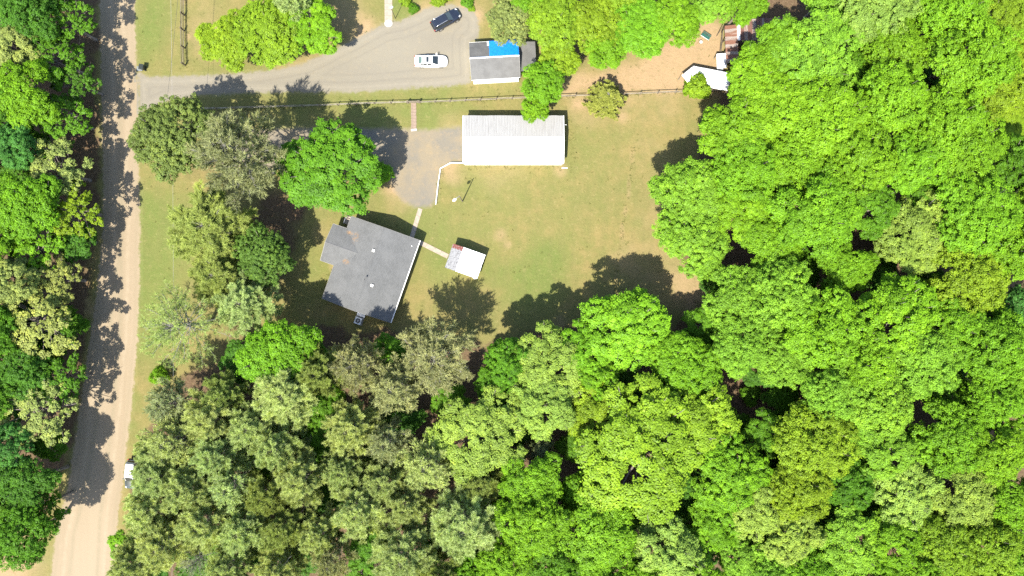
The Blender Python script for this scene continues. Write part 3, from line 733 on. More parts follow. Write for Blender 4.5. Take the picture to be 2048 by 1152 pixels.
    for i in range(5): MB().box(-.85, .85, -.30 + i*.12, -.20 + i*.12, .42, .46).build('seat_slat', M['green_paint'], g_)
    for i in range(3): MB().box(-.85, .85, .36 + i*.035, .39 + i*.035, .5 + i*.15, .62 + i*.15).build('back_slat', M['green_paint'], g_)
    MB().box(-.9, .9, -.36, -.31, .42, .48).build('front_rail', M['white_paint'], g_)
    for x in (-.78, .78):
        for y in (-.28, .3): MB().box(x - .035, x + .035, y - .035, y + .035, 0, .42).build('leg', M['green_paint'], g_)
    c6 = P(1402, 84, .4)
    s_ = empty('stool', (c6.x, c6.y, 0), .3, 'pale round stool beside the green bench', 'stool')
    MB().cyl(0, 0, .42, .47, .26, 20).build('seat', M['concrete_pale'], s_)
    for a in (0.4, 1.97, 3.54, 5.11): MB().tube([(.24*math.cos(a), .24*math.sin(a), 0), (.16*math.cos(a), .16*math.sin(a), .42)], .02, 6).build('leg', M['dark_wood'], s_)
M['rust_roof_pale'] = metal_roof_mat('rust_roof_pale', (.20,.165,.14), (.13,.10,.085), .7, (.17,.085,.05), .12, streak=(3.0, .35, 1), axis_scale=.8)
M['rust_roof_y'] = metal_roof_mat('rust_roof_y', (.22,.17,.14), (.16,.12,.10), .5, (.165,.072,.042), .55, streak=(3.0, .35, 1), axis_scale=.8)
rusty()

# ------------------------------------------------------------------ fences
def rail_fence(name, pts, step, hts, hp, mats, label, skip=(), pr=.06, rr=(.022, .06)):
    r = empty(name, pts[0], 0, label, 'fence'); o = pts[0]
    posts = []
    for a, b in zip(pts, pts[1:]):
        n = max(1, round((b - a).length/step))
        posts += [a.lerp(b, i/n) for i in range(n)]
    posts.append(pts[-1]); rng = random.Random(len(posts))
    pme = MB().box(-pr, pr, -pr, pr, 0, hp).mesh('post', mats[0])
    for p_ in posts:
        mesh_obj('post', pme, r, p_ - o, (rng.uniform(-.03, .03), rng.uniform(-.03, .03), rng.uniform(-.1, .1))).scale.z = rng.uniform(.94, 1.05)
    for i, (a, b) in enumerate(zip(posts, posts[1:])):
        if i in skip: continue
        for k, h in enumerate(hts):
            d = b - a; L = d.length
            mb = MB().box(-L/2 - .04, L/2 + .04, -rr[0], rr[0], -rr[1], rr[1])
            mesh_obj('rail', mb.mesh('rail', mats[1 + (i + k) % (len(mats) - 1)]), r, (a + b)/2 - o + Vector((0, rng.uniform(-.02, .02), h + rng.uniform(-.03, .03))), (0, rng.uniform(-.012, .012), math.atan2(d.y, d.x) + rng.uniform(-.006, .006)))
    return r
FN = [(398,219),(470,218),(540,215.5),(640,212.5),(750,208),(815,206.5)]
FN2 = [(840,206),(900,204),(960,201.5),(1024,198.5),(1110,195.5),(1150,193.5),(1245,190.5),(1350,186),(1452,181.5)]
rail_fence('rail_fence', [P(*q) for q in FN], 2.45, (.48, .98), 1.15, (M['weathered_wood'], M['pale_rail']), 'pale two-rail wooden fence along the drive, west of the garden path')
rail_fence('rail_fence', [P(*q) for q in FN2], 2.4, (.48, .98), 1.15, (M['weathered_wood'], M['pale_rail'], M['weathered_wood']), 'long two-rail wooden fence from garden path to white canopy')
rail_fence('paddock_fence', [P(371,-40), P(370,0), P(369,62), P(371,131)], 2.45, (.45, .85, 1.25), 1.4, (M['dark_wood'], M['dark_wood'], M['weathered_wood']), 'dark three-rail wooden fence near the top edge beside the road', pr=.08)
# gate over the garden path
gt = empty('garden_gate', P(827.5, 206), .02, 'low plank gate across the top of the garden path', 'gate')
for x in (-.8, .8): MB().box(x - .08, x + .08, -.08, .08, 0, 1.2).build('post', M['weathered_wood'], gt)
for i in range(5): MB().box(-.70 + i*.28, -.46 + i*.28, .02, .05, .1, 1.0).build('plank', M['weathered_wood'], gt)
MB().box(-.72, .72, -.03, .018, .85, .97).build('rail', M['weathered_wood'], gt)
MB().box(-.72, .72, -.03, .018, .2, .32).build('rail', M['weathered_wood'], gt)

# white timber edging from the barn round the gravel pad
ed = empty('edging', P(926,326), 0, 'low white timber edging bending round the gravel pad by the barn', 'edging')
ep = [P(925.5,325.5,.3), P(902,325.2,.3), P(881,336.5,.3), P(877,362,.3), P(871.5,409,.3)]
for a, b in zip(ep, ep[1:]):
    a = Vector((a.x, a.y, 0)) - P(926,326); b = Vector((b.x, b.y, 0)) - P(926,326); d_ = b - a
    MB().box(-d_.length/2, d_.length/2, -.055, .055, .0, .40).build('beam', M['white_paint'], ed, (a + b)/2, (0, 0, math.atan2(d_.y, d_.x)), bevel=.01)

# ------------------------------------------------------------------ poles, cables, bin
def lamp(name, base, h, arm, label, r=.09, head=.26):
    o = empty(name, base, 0, label, 'light pole')
    MB().tube([(0,0,0), (0,0,h)], [r, r*.65], 12).build('pole', M['weathered_wood'] if h > 5 else M['dark_metal'], o)
    a = MB().tube([(0,0,h - .25), (arm[0]*.45, arm[1]*.45, h + .05), (arm[0], arm[1], h)], .035, 8).build('arm', M['galv'], o)
    L = math.hypot(*arm); rz = math.atan2(arm[1], arm[0])
    hd = MB(); n = 14
    for z, rr in ((h - .16, .9), (h - .02, 1.0), (h + .08, .72), (h + .12, .2)): hd.v += [(arm[0] + head*1.25*rr*math.cos(k*2*math.pi/n)*math.cos(rz) - head*.8*rr*math.sin(k*2*math.pi/n)*math.sin(rz), arm[1] + head*1.25*rr*math.cos(k*2*math.pi/n)*math.sin(rz) + head*.8*rr*math.sin(k*2*math.pi/n)*math.cos(rz), z) for k in range(n)]
    for i in range(3):
        for k in range(n): hd.f.append((i*n + k, i*n + (k+1) % n, (i+1)*n + (k+1) % n, (i+1)*n + k)); hd.m.append(0)
    hd.f.append(tuple(3*n + k for k in range(n))); hd.m.append(0); hd.f.append(tuple(n - 1 - k for k in range(n))); hd.m.append(0)
    hd.build('lamp_head', M['white_paint'], o, smooth=True)
    return o
lamp('yard_light', P(925,403), 6.2, (-.68, -.55), 'tall wooden yard light with white lamp head on the lawn')
lamp('lamp_post', P(791,37), 4.0, (.12, .06), 'slim dark lamp post beside the concrete front walk', r=.05, head=.2)

def cable(name, pts, rad, mat, label):
    o = MB().tube(pts, rad, 5).build(name, mat); tag(o, label, 'cable'); return o
def sag(a, b, s, n=24): return [a.lerp(b, i/n) - Vector((0, 0, s*4*(i/n)*(1 - i/n))) for i in range(n + 1)]
def upole(base, label, h=9.0):
    o = empty('utility_pole', base, 0, label, 'utility pole')
    MB().tube([(0,0,0), (0,0,h)], [.16, .11], 12).build('pole', M['weathered_wood'], o)
    MB().box(-.9, .9, -.06, .06, h - .5, h - .38).build('crossarm', M['weathered_wood'], o)
    for x in (-.8, .8): MB().cyl(x, 0, h - .38, h - .2, .05, 8).build('insulator', M['galv'], o)
    return o
pa = P(327,-60,0); pa = Vector((P(331,-60,8.2).x, 52, 0)); pb = Vector((P(334,1180,8.2).x, -52, 0))
upole(pa, 'wooden utility pole beyond the top edge beside the road'); upole(pb, 'wooden utility pole beyond the bottom edge beside the road')
cable('power_cable', sag(pa + Vector((.8,0,8.75)), pb + Vector((.8,0,8.75)), .9), .012, M['wire'], 'pale overhead cable running parallel to the road above the verge')
pc = Vector((P(383,262).x, P(383,262).y, 0)); upole(pc, 'wooden utility pole hidden in the olive tree by the drive', 8.2)
cable('power_cable', sag(Vector((P(372,-60,7.6).x, 52, 7.9)), pc + Vector((0,0,7.9)), .4), .018, M['wire_dark'], 'dark overhead cable beside the three-rail fence')

p = P(289, 137.5)
b = empty('trash_bin', p, math.radians(-8), 'black wheeled trash bin at the mouth of the driveway', 'trash bin')
MB().add([(-.24,-.28,.08),(.24,-.28,.08),(.24,.28,.08),(-.24,.28,.08),(-.30,-.36,1.0),(.30,-.36,1.0),(.30,.36,1.0),(-.30,.36,1.0)], [(0,3,2,1),(4,5,6,7),(0,1,5,4),(1,2,6,5),(2,3,7,6),(3,0,4,7)]).build('body', M['black_plastic'], b, bevel=.03)
MB().slab([(-.34,-.4,1.04),(.34,-.4,1.07),(.34,.4,1.07),(-.34,.4,1.04)], .05).build('lid', M['black_plastic'], b, bevel=.02)
MB().tube([(.36,-.3,.98),(.42,-.3,1.0),(.42,.3,1.0),(.36,.3,.98)], .02, 6).build('handle', M['black_plastic'], b)
for y in (-.3, .3): MB().tube([(.24,y - .03,.12),(.24,y + .03,.12)], .12, 14).build('wheel', M['rubber'], b)
p = P(279.5, 137.5)
sl = tag(MB().box(-.42, .42, -.36, .36, 0, .07).build('paving_slab', M['slab_grey'], None, p, (0,0,.03), bevel=.02), 'square grey paving slab lying beside the black trash bin', 'slab')

# ------------------------------------------------------------------ vehicles
def car(name, label, cat, loc, rz, L, W, Hh, paint, kind, top=None):
    """nose points to +x.  body, cabin, glass, wheels, lamps and mirrors are parts"""
    r = empty(name, (loc.x, loc.y, 0), rz, label, cat); hl, hw = L/2, W/2
    if kind == 'sedan':
        belt = .92; st = [(-hl, .60, .80, .52), (-hl + .10, .80, .95, .88), (-hl + .55, .90, .99, .97), (-.95, .97, 1.0, .95), (.55, 1.0, 1.0, .93), (1.05, .98, .99, .92), (1.75, .94, .97, .80), (hl - .28, .86, .90, .70), (hl - .05, .66, .66, .60), (hl, .50, .5, .52)]
        base = [(-1.92, .78), (-1.5, .86), (.35, .88), (1.16, .80)]; roof = [(-1.18, .62), (-.85, .68), (.05, .68), (.26, .64)]
    elif kind == 'suv':
        belt = 1.05; st = [(-hl, .62, .80, .80), (-hl + .08, .84, .95, 1.0), (-hl + .5, .93, .99, 1.08), (-.9, .98, 1.0, 1.08), (.6, 1.0, 1.0, 1.06), (1.05, .98, .99, 1.04), (1.6, .95, .97, .96), (hl - .28, .86, .90, .86), (hl - .05, .66, .66, .72), (hl, .50, .5, .62)]
        base = [(-hl + .14, .76), (-hl + .5, .83), (.35, .84), (1.0, .76)]; roof = [(-hl + .36, .62), (-hl + .7, .67), (-.05, .68), (.22, .62)]
    else:
        belt = 1.15; st = [(-hl, .90, .96, 1.12), (-hl + .06, .93, .99, 1.16), (-hl + .5, .96, 1.0, 1.16), (-.9, .97, 1.0, 1.16), (.6, .98, 1.0, 1.16), (1.15, .97, .99, 1.15), (1.7, .95, .97, 1.12), (hl - .28, .90, .94, 1.05), (hl - .05, .76, .8, .90), (hl, .6, .7, .75)]
        base = [(-1.15, .84), (-.95, .86), (.75, .86), (1.3, .78)]; roof = [(-.95, .68), (-.8, .72), (.35, .72), (.62, .66)]
    # body loft: stations (x, lower width, shoulder width, top height)
    mb = MB(); n = None; zb = .24 if kind == 'sedan' else .32
    for (x, wl_, ws, zt) in st:
        a, b_ = hw*wl_, hw*ws
        sec = [(0, zb), (a*.9, zb), (a, zb + .12), (b_, zt*.62), (b_*.985, zt*.80), (b_*.90, zt*.955), (b_*.55, zt), (0, zt + .015)]
        full = sec + [(-y, z) for (y, z) in sec[-2:0:-1]]
        n = len(full); mb.v += [(x, y, z) for y, z in full]
    for i in range(len(st) - 1):
        for k in range(n): mb.f.append((i*n + k, (i+1)*n + k, (i+1)*n + (k+1) % n, i*n + (k+1) % n)[::-1]); mb.m.append(0)
    mb.f.append(tuple(range(n))); mb.m.append(0); mb.f.append(tuple((len(st)-1)*n + k for k in range(n))[::-1]); mb.m.append(0)
    body = mb.build('body', paint, r, smooth=True, sub=2)
    zt = Hh; zbelt = belt - .03
    # cabin: lower ring follows base, upper ring follows roof, domed cap
    cb = MB(); lo = [(x, hw*y) for x, y in base] + [(x, -hw*y) for x, y in base[::-1]]; up = [(x, hw*y) for x, y in roof] + [(x, -hw*y) for x, y in roof[::-1]]
    m = len(lo)
    cb.v += [(x, y, zbelt - .12) for x, y in lo] + [(x, y, zbelt) for x, y in lo] + [(x, y, zt - .07) for x, y in up] + [(x*.97 - .01, y*.86, zt - .005) for x, y in up]
    for lv in range(3):
        for k in range(m): cb.f.append((lv*m + k, (lv+1)*m + k, (lv+1)*m + (k+1) % m, lv*m + (k+1) % m)); cb.m.append(0)
    cb.f.append((3*m + 0, 3*m + 7, 3*m + 6, 3*m + 1)); cb.f.append((3*m + 1, 3*m + 6, 3*m + 5, 3*m + 2)); cb.f.append((3*m + 2, 3*m + 5, 3*m + 4, 3*m + 3)); cb.m += [0, 0, 0]
    cabin = cb.build('cabin', top or paint, r, bevel=.03)
    def pane(name_, lo2, up2, mat, a=.07, b2=.93, v0=.12, v1=.90, off=.012):
        l0, l1 = [Vector((x, y, zbelt)) for x, y in lo2]; u0, u1 = [Vector((x, y, zt - .07)) for x, y in up2]
        bl = lambda s, t: (l0*(1-s) + l1*s)*(1-t) + (u0*(1-s) + u1*s)*t
        q = [bl(a, v0), bl(b2, v0), bl(b2, v1), bl(a, v1)]
        nn = (q[1] - q[0]).cross(q[3] - q[0]).normalized(); cen = sum(q, Vector())/4
        if nn.dot(cen - Vector((0, 0, .8))) < 0: nn = -nn
        mb_ = MB(); mb_.add([p_ + nn*off for p_ in q] + [p_ - nn*.01 for p_ in q], [(0,1,2,3), (7,6,5,4), (0,4,5,1), (1,5,6,2), (2,6,7,3), (3,7,4,0)])
        return mb_.build(name_, mat, r)
    pane('windscreen', (lo[3], lo[4]), (up[3], up[4]), M['glass'], .04, .96, .05, .95)
    pane('rear_window', (lo[0], lo[7]), (up[0], up[7]), M['glass_pale'] if kind == 'sedan' else M['glass'], .07, .93, .10, .92)
    for s in (0, 1):
        ix = lambda k: k if s == 0 else 7 - k
        pane('side_window', (lo[ix(1)], lo[ix(2)]), (up[ix(1)], up[ix(2)]), M['glass'], .02, .47)
        pane('side_window', (lo[ix(1)], lo[ix(2)]), (up[ix(1)], up[ix(2)]), M['glass'], .52, .98)
        pane('quarter_window', (lo[ix(0)], lo[ix(1)]), (up[ix(0)], up[ix(1)]), M['glass'], .15, .9)
    wr = .32 if kind == 'sedan' else .36
    for x in (-hl*.58, hl*.62):
        for s in (-1, 1):
            y = s*(hw - .13)
            w_ = MB().tube([(x, y - .11, wr), (x, y + .11, wr)], wr, 24).build('wheel', M['rubber'], r)
            MB().tube([(x, y + s*.112, wr), (x, y + s*.125, wr)], wr*.64, 20).build('rim', M['alloy'], w_)
    for s in (-1, 1):
        mx = base[3][0] - .28
        mo = MB().add([(mx - .1, s*hw*.86, belt - .02), (mx + .08, s*hw*.86, belt - .02), (mx + .06, s*(hw + .17), belt + .02), (mx - .06, s*(hw + .17), belt + .02), (mx - .1, s*hw*.86, belt + .06), (mx + .08, s*hw*.86, belt + .06), (mx + .06, s*(hw + .17), belt + .15), (mx - .06, s*(hw + .17), belt + .15)], [(0,1,2,3),(7,6,5,4),(0,4,5,1),(1,5,6,2),(2,6,7,3),(3,7,4,0)]).build('mirror', paint, r, bevel=.02)
        MB().slab([(hl - .34, s*hw*.80, .70 if kind == 'sedan' else .87), (hl - .12, s*hw*.60, .645 if kind == 'sedan' else .80), (hl - .12, s*hw*.46, .66 if kind == 'sedan' else .82), (hl - .40, s*hw*.62, .735 if kind == 'sedan' else .90)][::s], .08).build('headlight', M['lamp_clear'], r)
        MB().box(-hl + .02, -hl + .09, *sorted((s*hw*.66, s*hw*.84)), .66, .88 if kind == 'sedan' else 1.02).build('tail_light', M['lamp_red'], r)
        for xd in (-.42, .42): MB().box(xd - .1, xd + .1, *sorted((s*(hw - .02), s*(hw + .015))), belt - .2, belt - .16).build('door_handle', paint, r)
    if kind == 'sedan':
        MB().slab([(-.62, -.42, zt + .004), (-.20, -.42, zt + .004), (-.20, .42, zt + .004), (-.62, .42, zt + .004)], .02).build('sunroof', M['glass'], r)
    if kind == 'suv':
        for s in (-1, 1): MB().tube([(-1.7, s*hw*.60, zt - .02), (-1.55, s*hw*.60, zt + .035), (.0, s*hw*.61, zt + .035), (.15, s*hw*.60, zt - .03)], .022, 8).build('roof_rail', M['alloy'], r)
        MB().slab([(-hl + .22, -.55, zt - .03), (-hl + .52, -.6, zt + .005), (-hl + .52, .6, zt + .005), (-hl + .22, .55, zt - .03)], .03).build('spoiler', paint, r)
    if kind == 'pickup':
        MB().box(-hl + .12, -1.2, -hw*.80, hw*.80, 1.155, 1.18).build('bed_liner', M['dark_metal'], r)
        for s in (-1, 1): MB().box(-hl + .05, -1.2, *sorted((s*hw*.82, s*hw*.95)), 1.14, 1.25).build('bed_side', paint, r, bevel=.02)
        MB().box(-hl, -hl + .09, -hw*.92, hw*.92, .7, 1.25).build('tailgate', paint, r, bevel=.02)
    MB().box(hl - .06, hl + .03, -.26, .26, .36, .48).build('number_plate', M['white_paint'], r)
    return r
car('sedan', 'white sedan with dark sunroof parked on the gravel drive', 'car', P(861.5, 121.5, .8), 0.0, 4.85, 1.80, 1.44, M['car_white'], 'sedan')
car('suv', 'black SUV parked at an angle near the top edge', 'car', P(891.5, 39, .8), math.radians(29.5), 4.6, 1.88, 1.68, M['car_black'], 'suv')
car('suv', 'dark SUV with a white roof half hidden by pines beside the road', 'car', P(260.5, 950, 1.2), math.radians(-97), 4.5, 1.86, 1.80, M['car_grey'], 'suv', M['car_white'])

# ------------------------------------------------------------------ foliage
def leaf_mat(name, trans=.3, vein=(1.18, 1.06, .8), spread=.34):
    m = bpy.data.materials.new(name); m.use_nodes = True; nt = m.node_tree
    nt.nodes.remove(nt.nodes['Principled BSDF']); out = nt.nodes['Material Output']
    oi = node(nt, 'ShaderNodeObjectInfo'); tn = node(nt, 'ShaderNodeAttribute', attribute_name='tone').outputs['Fac']
    c = mixc(nt, ramp(nt, tn, 0, 1, 1 - spread, 1 + spread), (0, 0, 0), oi.outputs['Color'])
    mu = node(nt, 'ShaderNodeVectorMath', operation='SCALE'); nt.links.new(oi.outputs['Color'], mu.inputs[0])
    nt.links.new(fmath(nt, 'ADD', 1 - spread, fmath(nt, 'MULTIPLY', tn, 2*spread)), mu.inputs['Scale']); c = mu.outputs[0]
    yel = mixc(nt, 1.0, c, vein, 'MULTIPLY')
    c = mixc(nt, ramp(nt, tn, .55, 1.0, 0, .7), c, yel)
    d = node(nt, 'ShaderNodeBsdfDiffuse'); t = node(nt, 'ShaderNodeBsdfTranslucent'); gl = node(nt, 'ShaderNodeBsdfGlossy')
    gl.inputs['Roughness'].default_value = .45; gl.inputs['Color'].default_value = (.9, .95, 1, 1)
    nt.links.new(c, d.inputs['Color']); nt.links.new(mixc(nt, 1.0, c, (1.25, 1.2, .5), 'MULTIPLY'), t.inputs['Color'])
    m1 = node(nt, 'ShaderNodeMixShader'); m1.inputs[0].default_value = trans
    nt.links.new(d.outputs[0], m1.inputs[1]); nt.links.new(t.outputs[0], m1.inputs[2])
    m2 = node(nt, 'ShaderNodeMixShader'); m2.inputs[0].default_value = .005
    nt.links.new(m1.outputs[0], m2.inputs[1]); nt.links.new(gl.outputs[0], m2.inputs[2])
    nt.links.new(m2.outputs[0], out.inputs[0]); return m
M['leaf'] = leaf_mat('leaf', .22)
M['needle'] = leaf_mat('needle', .36, (1.08, 1.03, .9), .35)

def norm(a): return a / (np.linalg.norm(a, axis=-1, keepdims=True) + 1e-9)
def quads(pos, nrm, L, W, rng):
    n = len(pos); r = rng.normal(size=(n, 3)); t = norm(np.cross(nrm, r)); b = np.cross(nrm, t)
    L = L[:, None]; W = W[:, None]
    V = np.stack([pos - t*L/2, pos + b*W/2 + nrm*L*.06, pos + t*L/2, pos - b*W/2 + nrm*L*.06], 1).reshape(-1, 3)
    return V, np.arange(4*n).reshape(n, 4)

def dome_dirs(n, lo, rng):
    i = np.arange(n) + .5; z = lo + (1 - lo)*(i/n)**.68; a = i*2.39996 + rng.uniform(0, 6.28) + rng.normal(0, .35, n)
    z = np.clip(z + rng.normal(0, .06, n), -.6, 1); s = np.sqrt(1 - z*z)
    return np.stack([s*np.cos(a), s*np.sin(a), z], 1)

CR, CZ = 5.5, 9.5       # reference crown radius and crown-centre height of a prototype
def broadleaf(seed, lobes=26, lr=(.21, .36), subs=46, leaves=38, sub_r=.32, leaf=.185, V=4.0, lo=-.25, spread=.67, ragged=.16, upb=.95, inner=2600):
    rng = np.random.default_rng(seed); D = dome_dirs(lobes, lo, rng)
    ph = rng.uniform(0, 6.28, 3); az = np.arctan2(D[:,1], D[:,0])
    rag = 1 + ragged*(np.sin(az*2 + ph[0]) + .7*np.sin(az*3 + ph[1]))*.6
    dist = rng.uniform(.78, 1.16, lobes)
    C = D * np.stack([CR*spread*rag*dist, CR*spread*rag*dist, np.full(lobes, V*.60)*dist], 1) + np.array([0, 0, CZ])
    LR = rng.uniform(*lr, lobes) * CR
    # sub-clumps on every lobe's outer side
    sd = norm(rng.normal(size=(lobes, subs*3, 3))); keepv = (sd*D[:,None,:]).sum(-1) + .55*sd[...,2] + rng.uniform(-.25, .25, sd.shape[:2])
    idx = np.argsort(-keepv, 1)[:, :int(subs*1.9)]
    idx = np.take_along_axis(idx, np.argsort(rng.random(idx.shape), 1)[:, :subs], 1)
    sd = np.take_along_axis(sd, idx[..., None], 1)
    sc = C[:,None,:] + sd * (LR[:,None]*rng.uniform(.72, 1.08, (lobes, subs)))[..., None] * np.array([1, 1, .8])
    sr = sub_r*rng.uniform(.65, 1.35, (lobes, subs))
    stone = np.clip(.5 + rng.normal(0, .13, (lobes, 1)) + rng.normal(0, .16, (lobes, subs)), 0, 1)
    ld = norm(rng.normal(size=(lobes, subs, leaves, 3))); ld[..., 2] = np.abs(ld[..., 2])*.8 - .12
    pos = sc[:,:,None,:] + ld * (sr[:,:,None]*(rng.uniform(.45, 1.1, (lobes, subs, leaves)) + (rng.random((lobes, subs, leaves)) < .16)*rng.uniform(.1, .7, (lobes, subs, leaves))))[..., None]
    nr = norm(.55*ld + .45*sd[:,:,None,:] + upb*np.array([0, 0, 1.]) + rng.normal(0, .38, ld.shape))
    tone = np.clip(stone[:,:,None] + rng.normal(0, .15, (lobes, subs, leaves)), 0, 1).ravel()
    pos = pos.reshape(-1, 3); nr = nr.reshape(-1, 3); n = len(pos)
    L = leaf*rng.uniform(.65, 1.35, n); V1, F1 = quads(pos, nr, L, L*rng.uniform(.55, .8, n), rng)
    # inner leaves that close the crown
    k = inner; li = rng.integers(0, lobes, k); ip = C[li] + norm(rng.normal(size=(k, 3)))*(LR[li]*rng.uniform(.1, .75, k))[:, None]*np.array([1,1,.7]) - np.array([0,0,.35])
    V2, F2 = quads(ip, norm(rng.normal(size=(k, 3)) + np.array([0,0,.8])), rng.uniform(.35, .6, k), rng.uniform(.25, .4, k), rng)
    me = np_mesh('crown', np.concatenate([V1, V2]), np.concatenate([F1, F2 + len(V1)]), M['leaf'], np.repeat(np.concatenate([tone, rng.uniform(.2, .6, k)]), 4))
    # trunk with limbs reaching into the lobes
    mb = MB(); top = Vector((rng.normal(0, .3), rng.normal(0, .3), CZ + 1.2))
    mid = Vector((rng.normal(0, .2), rng.normal(0, .2), CZ*.5))
    mb.tube([(0,0,-.1), (0,0,.25), mid, top], [.42, .32, .24, .08], 9)
    for i in range(0, lobes, 1):
        s = mid.lerp(top, rng.uniform(.05, .8)); e = Vector(C[i]); kx = s.lerp(e, .5) - Vector((0, 0, .5)); r0 = rng.uniform(.07, .14)
        mb.tube([s, kx, e, e + (e - kx)*.45], [r0, r0*.7, r0*.4, .012], 5, cap=False)
    return me, mb.mesh('trunk', M['bark'], True)

def needles(pos, d, L, W, rng):
    n = len(pos); s = norm(np.cross(d, np.array([0, 0, 1.]) + rng.normal(0, .45, (n, 3))))
    V = np.stack([pos - s*W[:, None]/2, pos + s*W[:, None]/2, pos + d*L[:, None]], 1).reshape(-1, 3)
    return V, np.arange(3*n).reshape(n, 3)

def pine(seed, branches=92, tw=30, nd=42, R=CR, z0=5.2, z1=11.6, shape=.6, nl=(.26, .52), nw=(.04, .075), up=.22, twig_r=.014, twl=(.45, .95), mat_b='bark_grey', fill=.25, mat='needle'):
    rng = np.random.default_rng(seed); t = (np.arange(branches) + rng.random(branches)) / branches; t = t**.85
    az = np.arange(branches)*2.39996 + rng.normal(0, .3, branches)
    bl = R*np.clip((1 - t**1.6), .05, 1)**shape*rng.uniform(.72, 1.08, branches); bl = np.maximum(bl, .5)
    zb = z0 + (z1 - z0)*t
    el = up + .9*t**2 + rng.normal(0, .10, branches)
    mb = MB(); mb.tube([(0,0,-.1), (0,0,.3), (.1,-.05,z0), (0,0,z1 + .2)], [.30, .24, .18, .03], 8)
    PO = []; DI = []; TN = []
    for i in range(branches):
        h = np.array([math.cos(az[i]), math.sin(az[i]), 0]); side = np.array([-h[1], h[0], 0]); b0 = np.array([0, 0, zb[i]])
        cur = rng.normal(0, .12); drp = rng.uniform(.0, .10)
        f = lambda s: b0 + h*(bl[i]*s*math.cos(el[i])) + side*(bl[i]*cur*s*s) + np.array([0, 0, bl[i]*(s*math.sin(el[i]) - drp*s*s)])
        mb.tube([f(0), f(.35), f(.7), f(1.0)], [.05 + .012*bl[i]/R, .04, .026, .008], 4, cap=False)
        n = max(4, int(tw*bl[i]/R*1.25)); bt = rng.normal(0, .14)
        for k in range(n):
            s = rng.uniform(fill, 1.0)**.75; p0 = f(s); an = rng.uniform(-1.25, 1.25); tl = rng.uniform(*twl)*(1.15 - .45*s)
            d = h*math.cos(an) + side*math.sin(an) + np.array([0, 0, rng.uniform(.0, .75)]); d /= np.linalg.norm(d)
            p1 = p0 + d*tl
            if twig_r: mb.tube([p0, p1], [twig_r, .005], 3, cap=False)
            u = rng.uniform(.25, 1.05, nd)[:, None]; PO.append(p0 + (p1 - p0)*u)
            DI.append(norm(d*rng.uniform(.35, .9) + rng.normal(0, .55, (nd, 3)) + np.array([0, 0, .28])))
            TN.append(np.clip(.48 + bt + rng.normal(0, .12) + rng.normal(0, .15, nd), 0, 1))
    PO = np.concatenate(PO); DI = np.concatenate(DI); TN = np.concatenate(TN); n = len(PO)
    V, F = needles(PO, DI, rng.uniform(*nl, n), rng.uniform(*nw, n), rng)
    return np_mesh('crown', V, F, M[mat], np.repeat(TN, 3)), mb.mesh('trunk', M[mat_b], True)

def shrub_proto(seed, R=1.4, hgt=1.6, n=9, leaf=.13, sub=26, lv=36):
    rng = np.random.default_rng(seed); D = dome_dirs(n*sub, -.1, rng)
    rag = 1 + .18*np.sin(np.arctan2(D[:,1], D[:,0])*3 + rng.uniform(0, 6)) + rng.normal(0, .10, len(D))
    C = D*np.array([R*.86, R*.86, hgt*.55])*rag[:, None] + np.array([0, 0, hgt*.45]); C[:, 2] = np.maximum(C[:, 2], .12)
    ld = norm(rng.normal(size=(len(C), lv, 3))); pos = C[:,None,:] + ld*.20*rng.uniform(.5, 1.1, (len(C), lv))[..., None]
    nr = norm(.5*ld + .5*D[:,None,:] + np.array([0,0,.6]) + rng.normal(0, .4, ld.shape))
    st = np.clip(.5 + rng.normal(0, .18, (len(C), 1)) + rng.normal(0, .14, (len(C), lv)), 0, 1)
    L = leaf*rng.uniform(.6, 1.4, pos.shape[0]*lv); V, F = quads(pos.reshape(-1, 3), nr.reshape(-1, 3), L, L*.62, rng)
    mb = MB()
    for k in range(7):
        a = k*.9; mb.tube([(.06*math.cos(a), .06*math.sin(a), -.05), (R*.3*math.cos(a), R*.3*math.sin(a), hgt*.4), (R*.7*math.cos(a), R*.7*math.sin(a), hgt*.75)], [.035, .025, .01], 5, cap=False)
    return np_mesh('foliage', V, F, M['leaf'], np.repeat(st.ravel(), 4)), mb.mesh('stem', M['bark'], True)

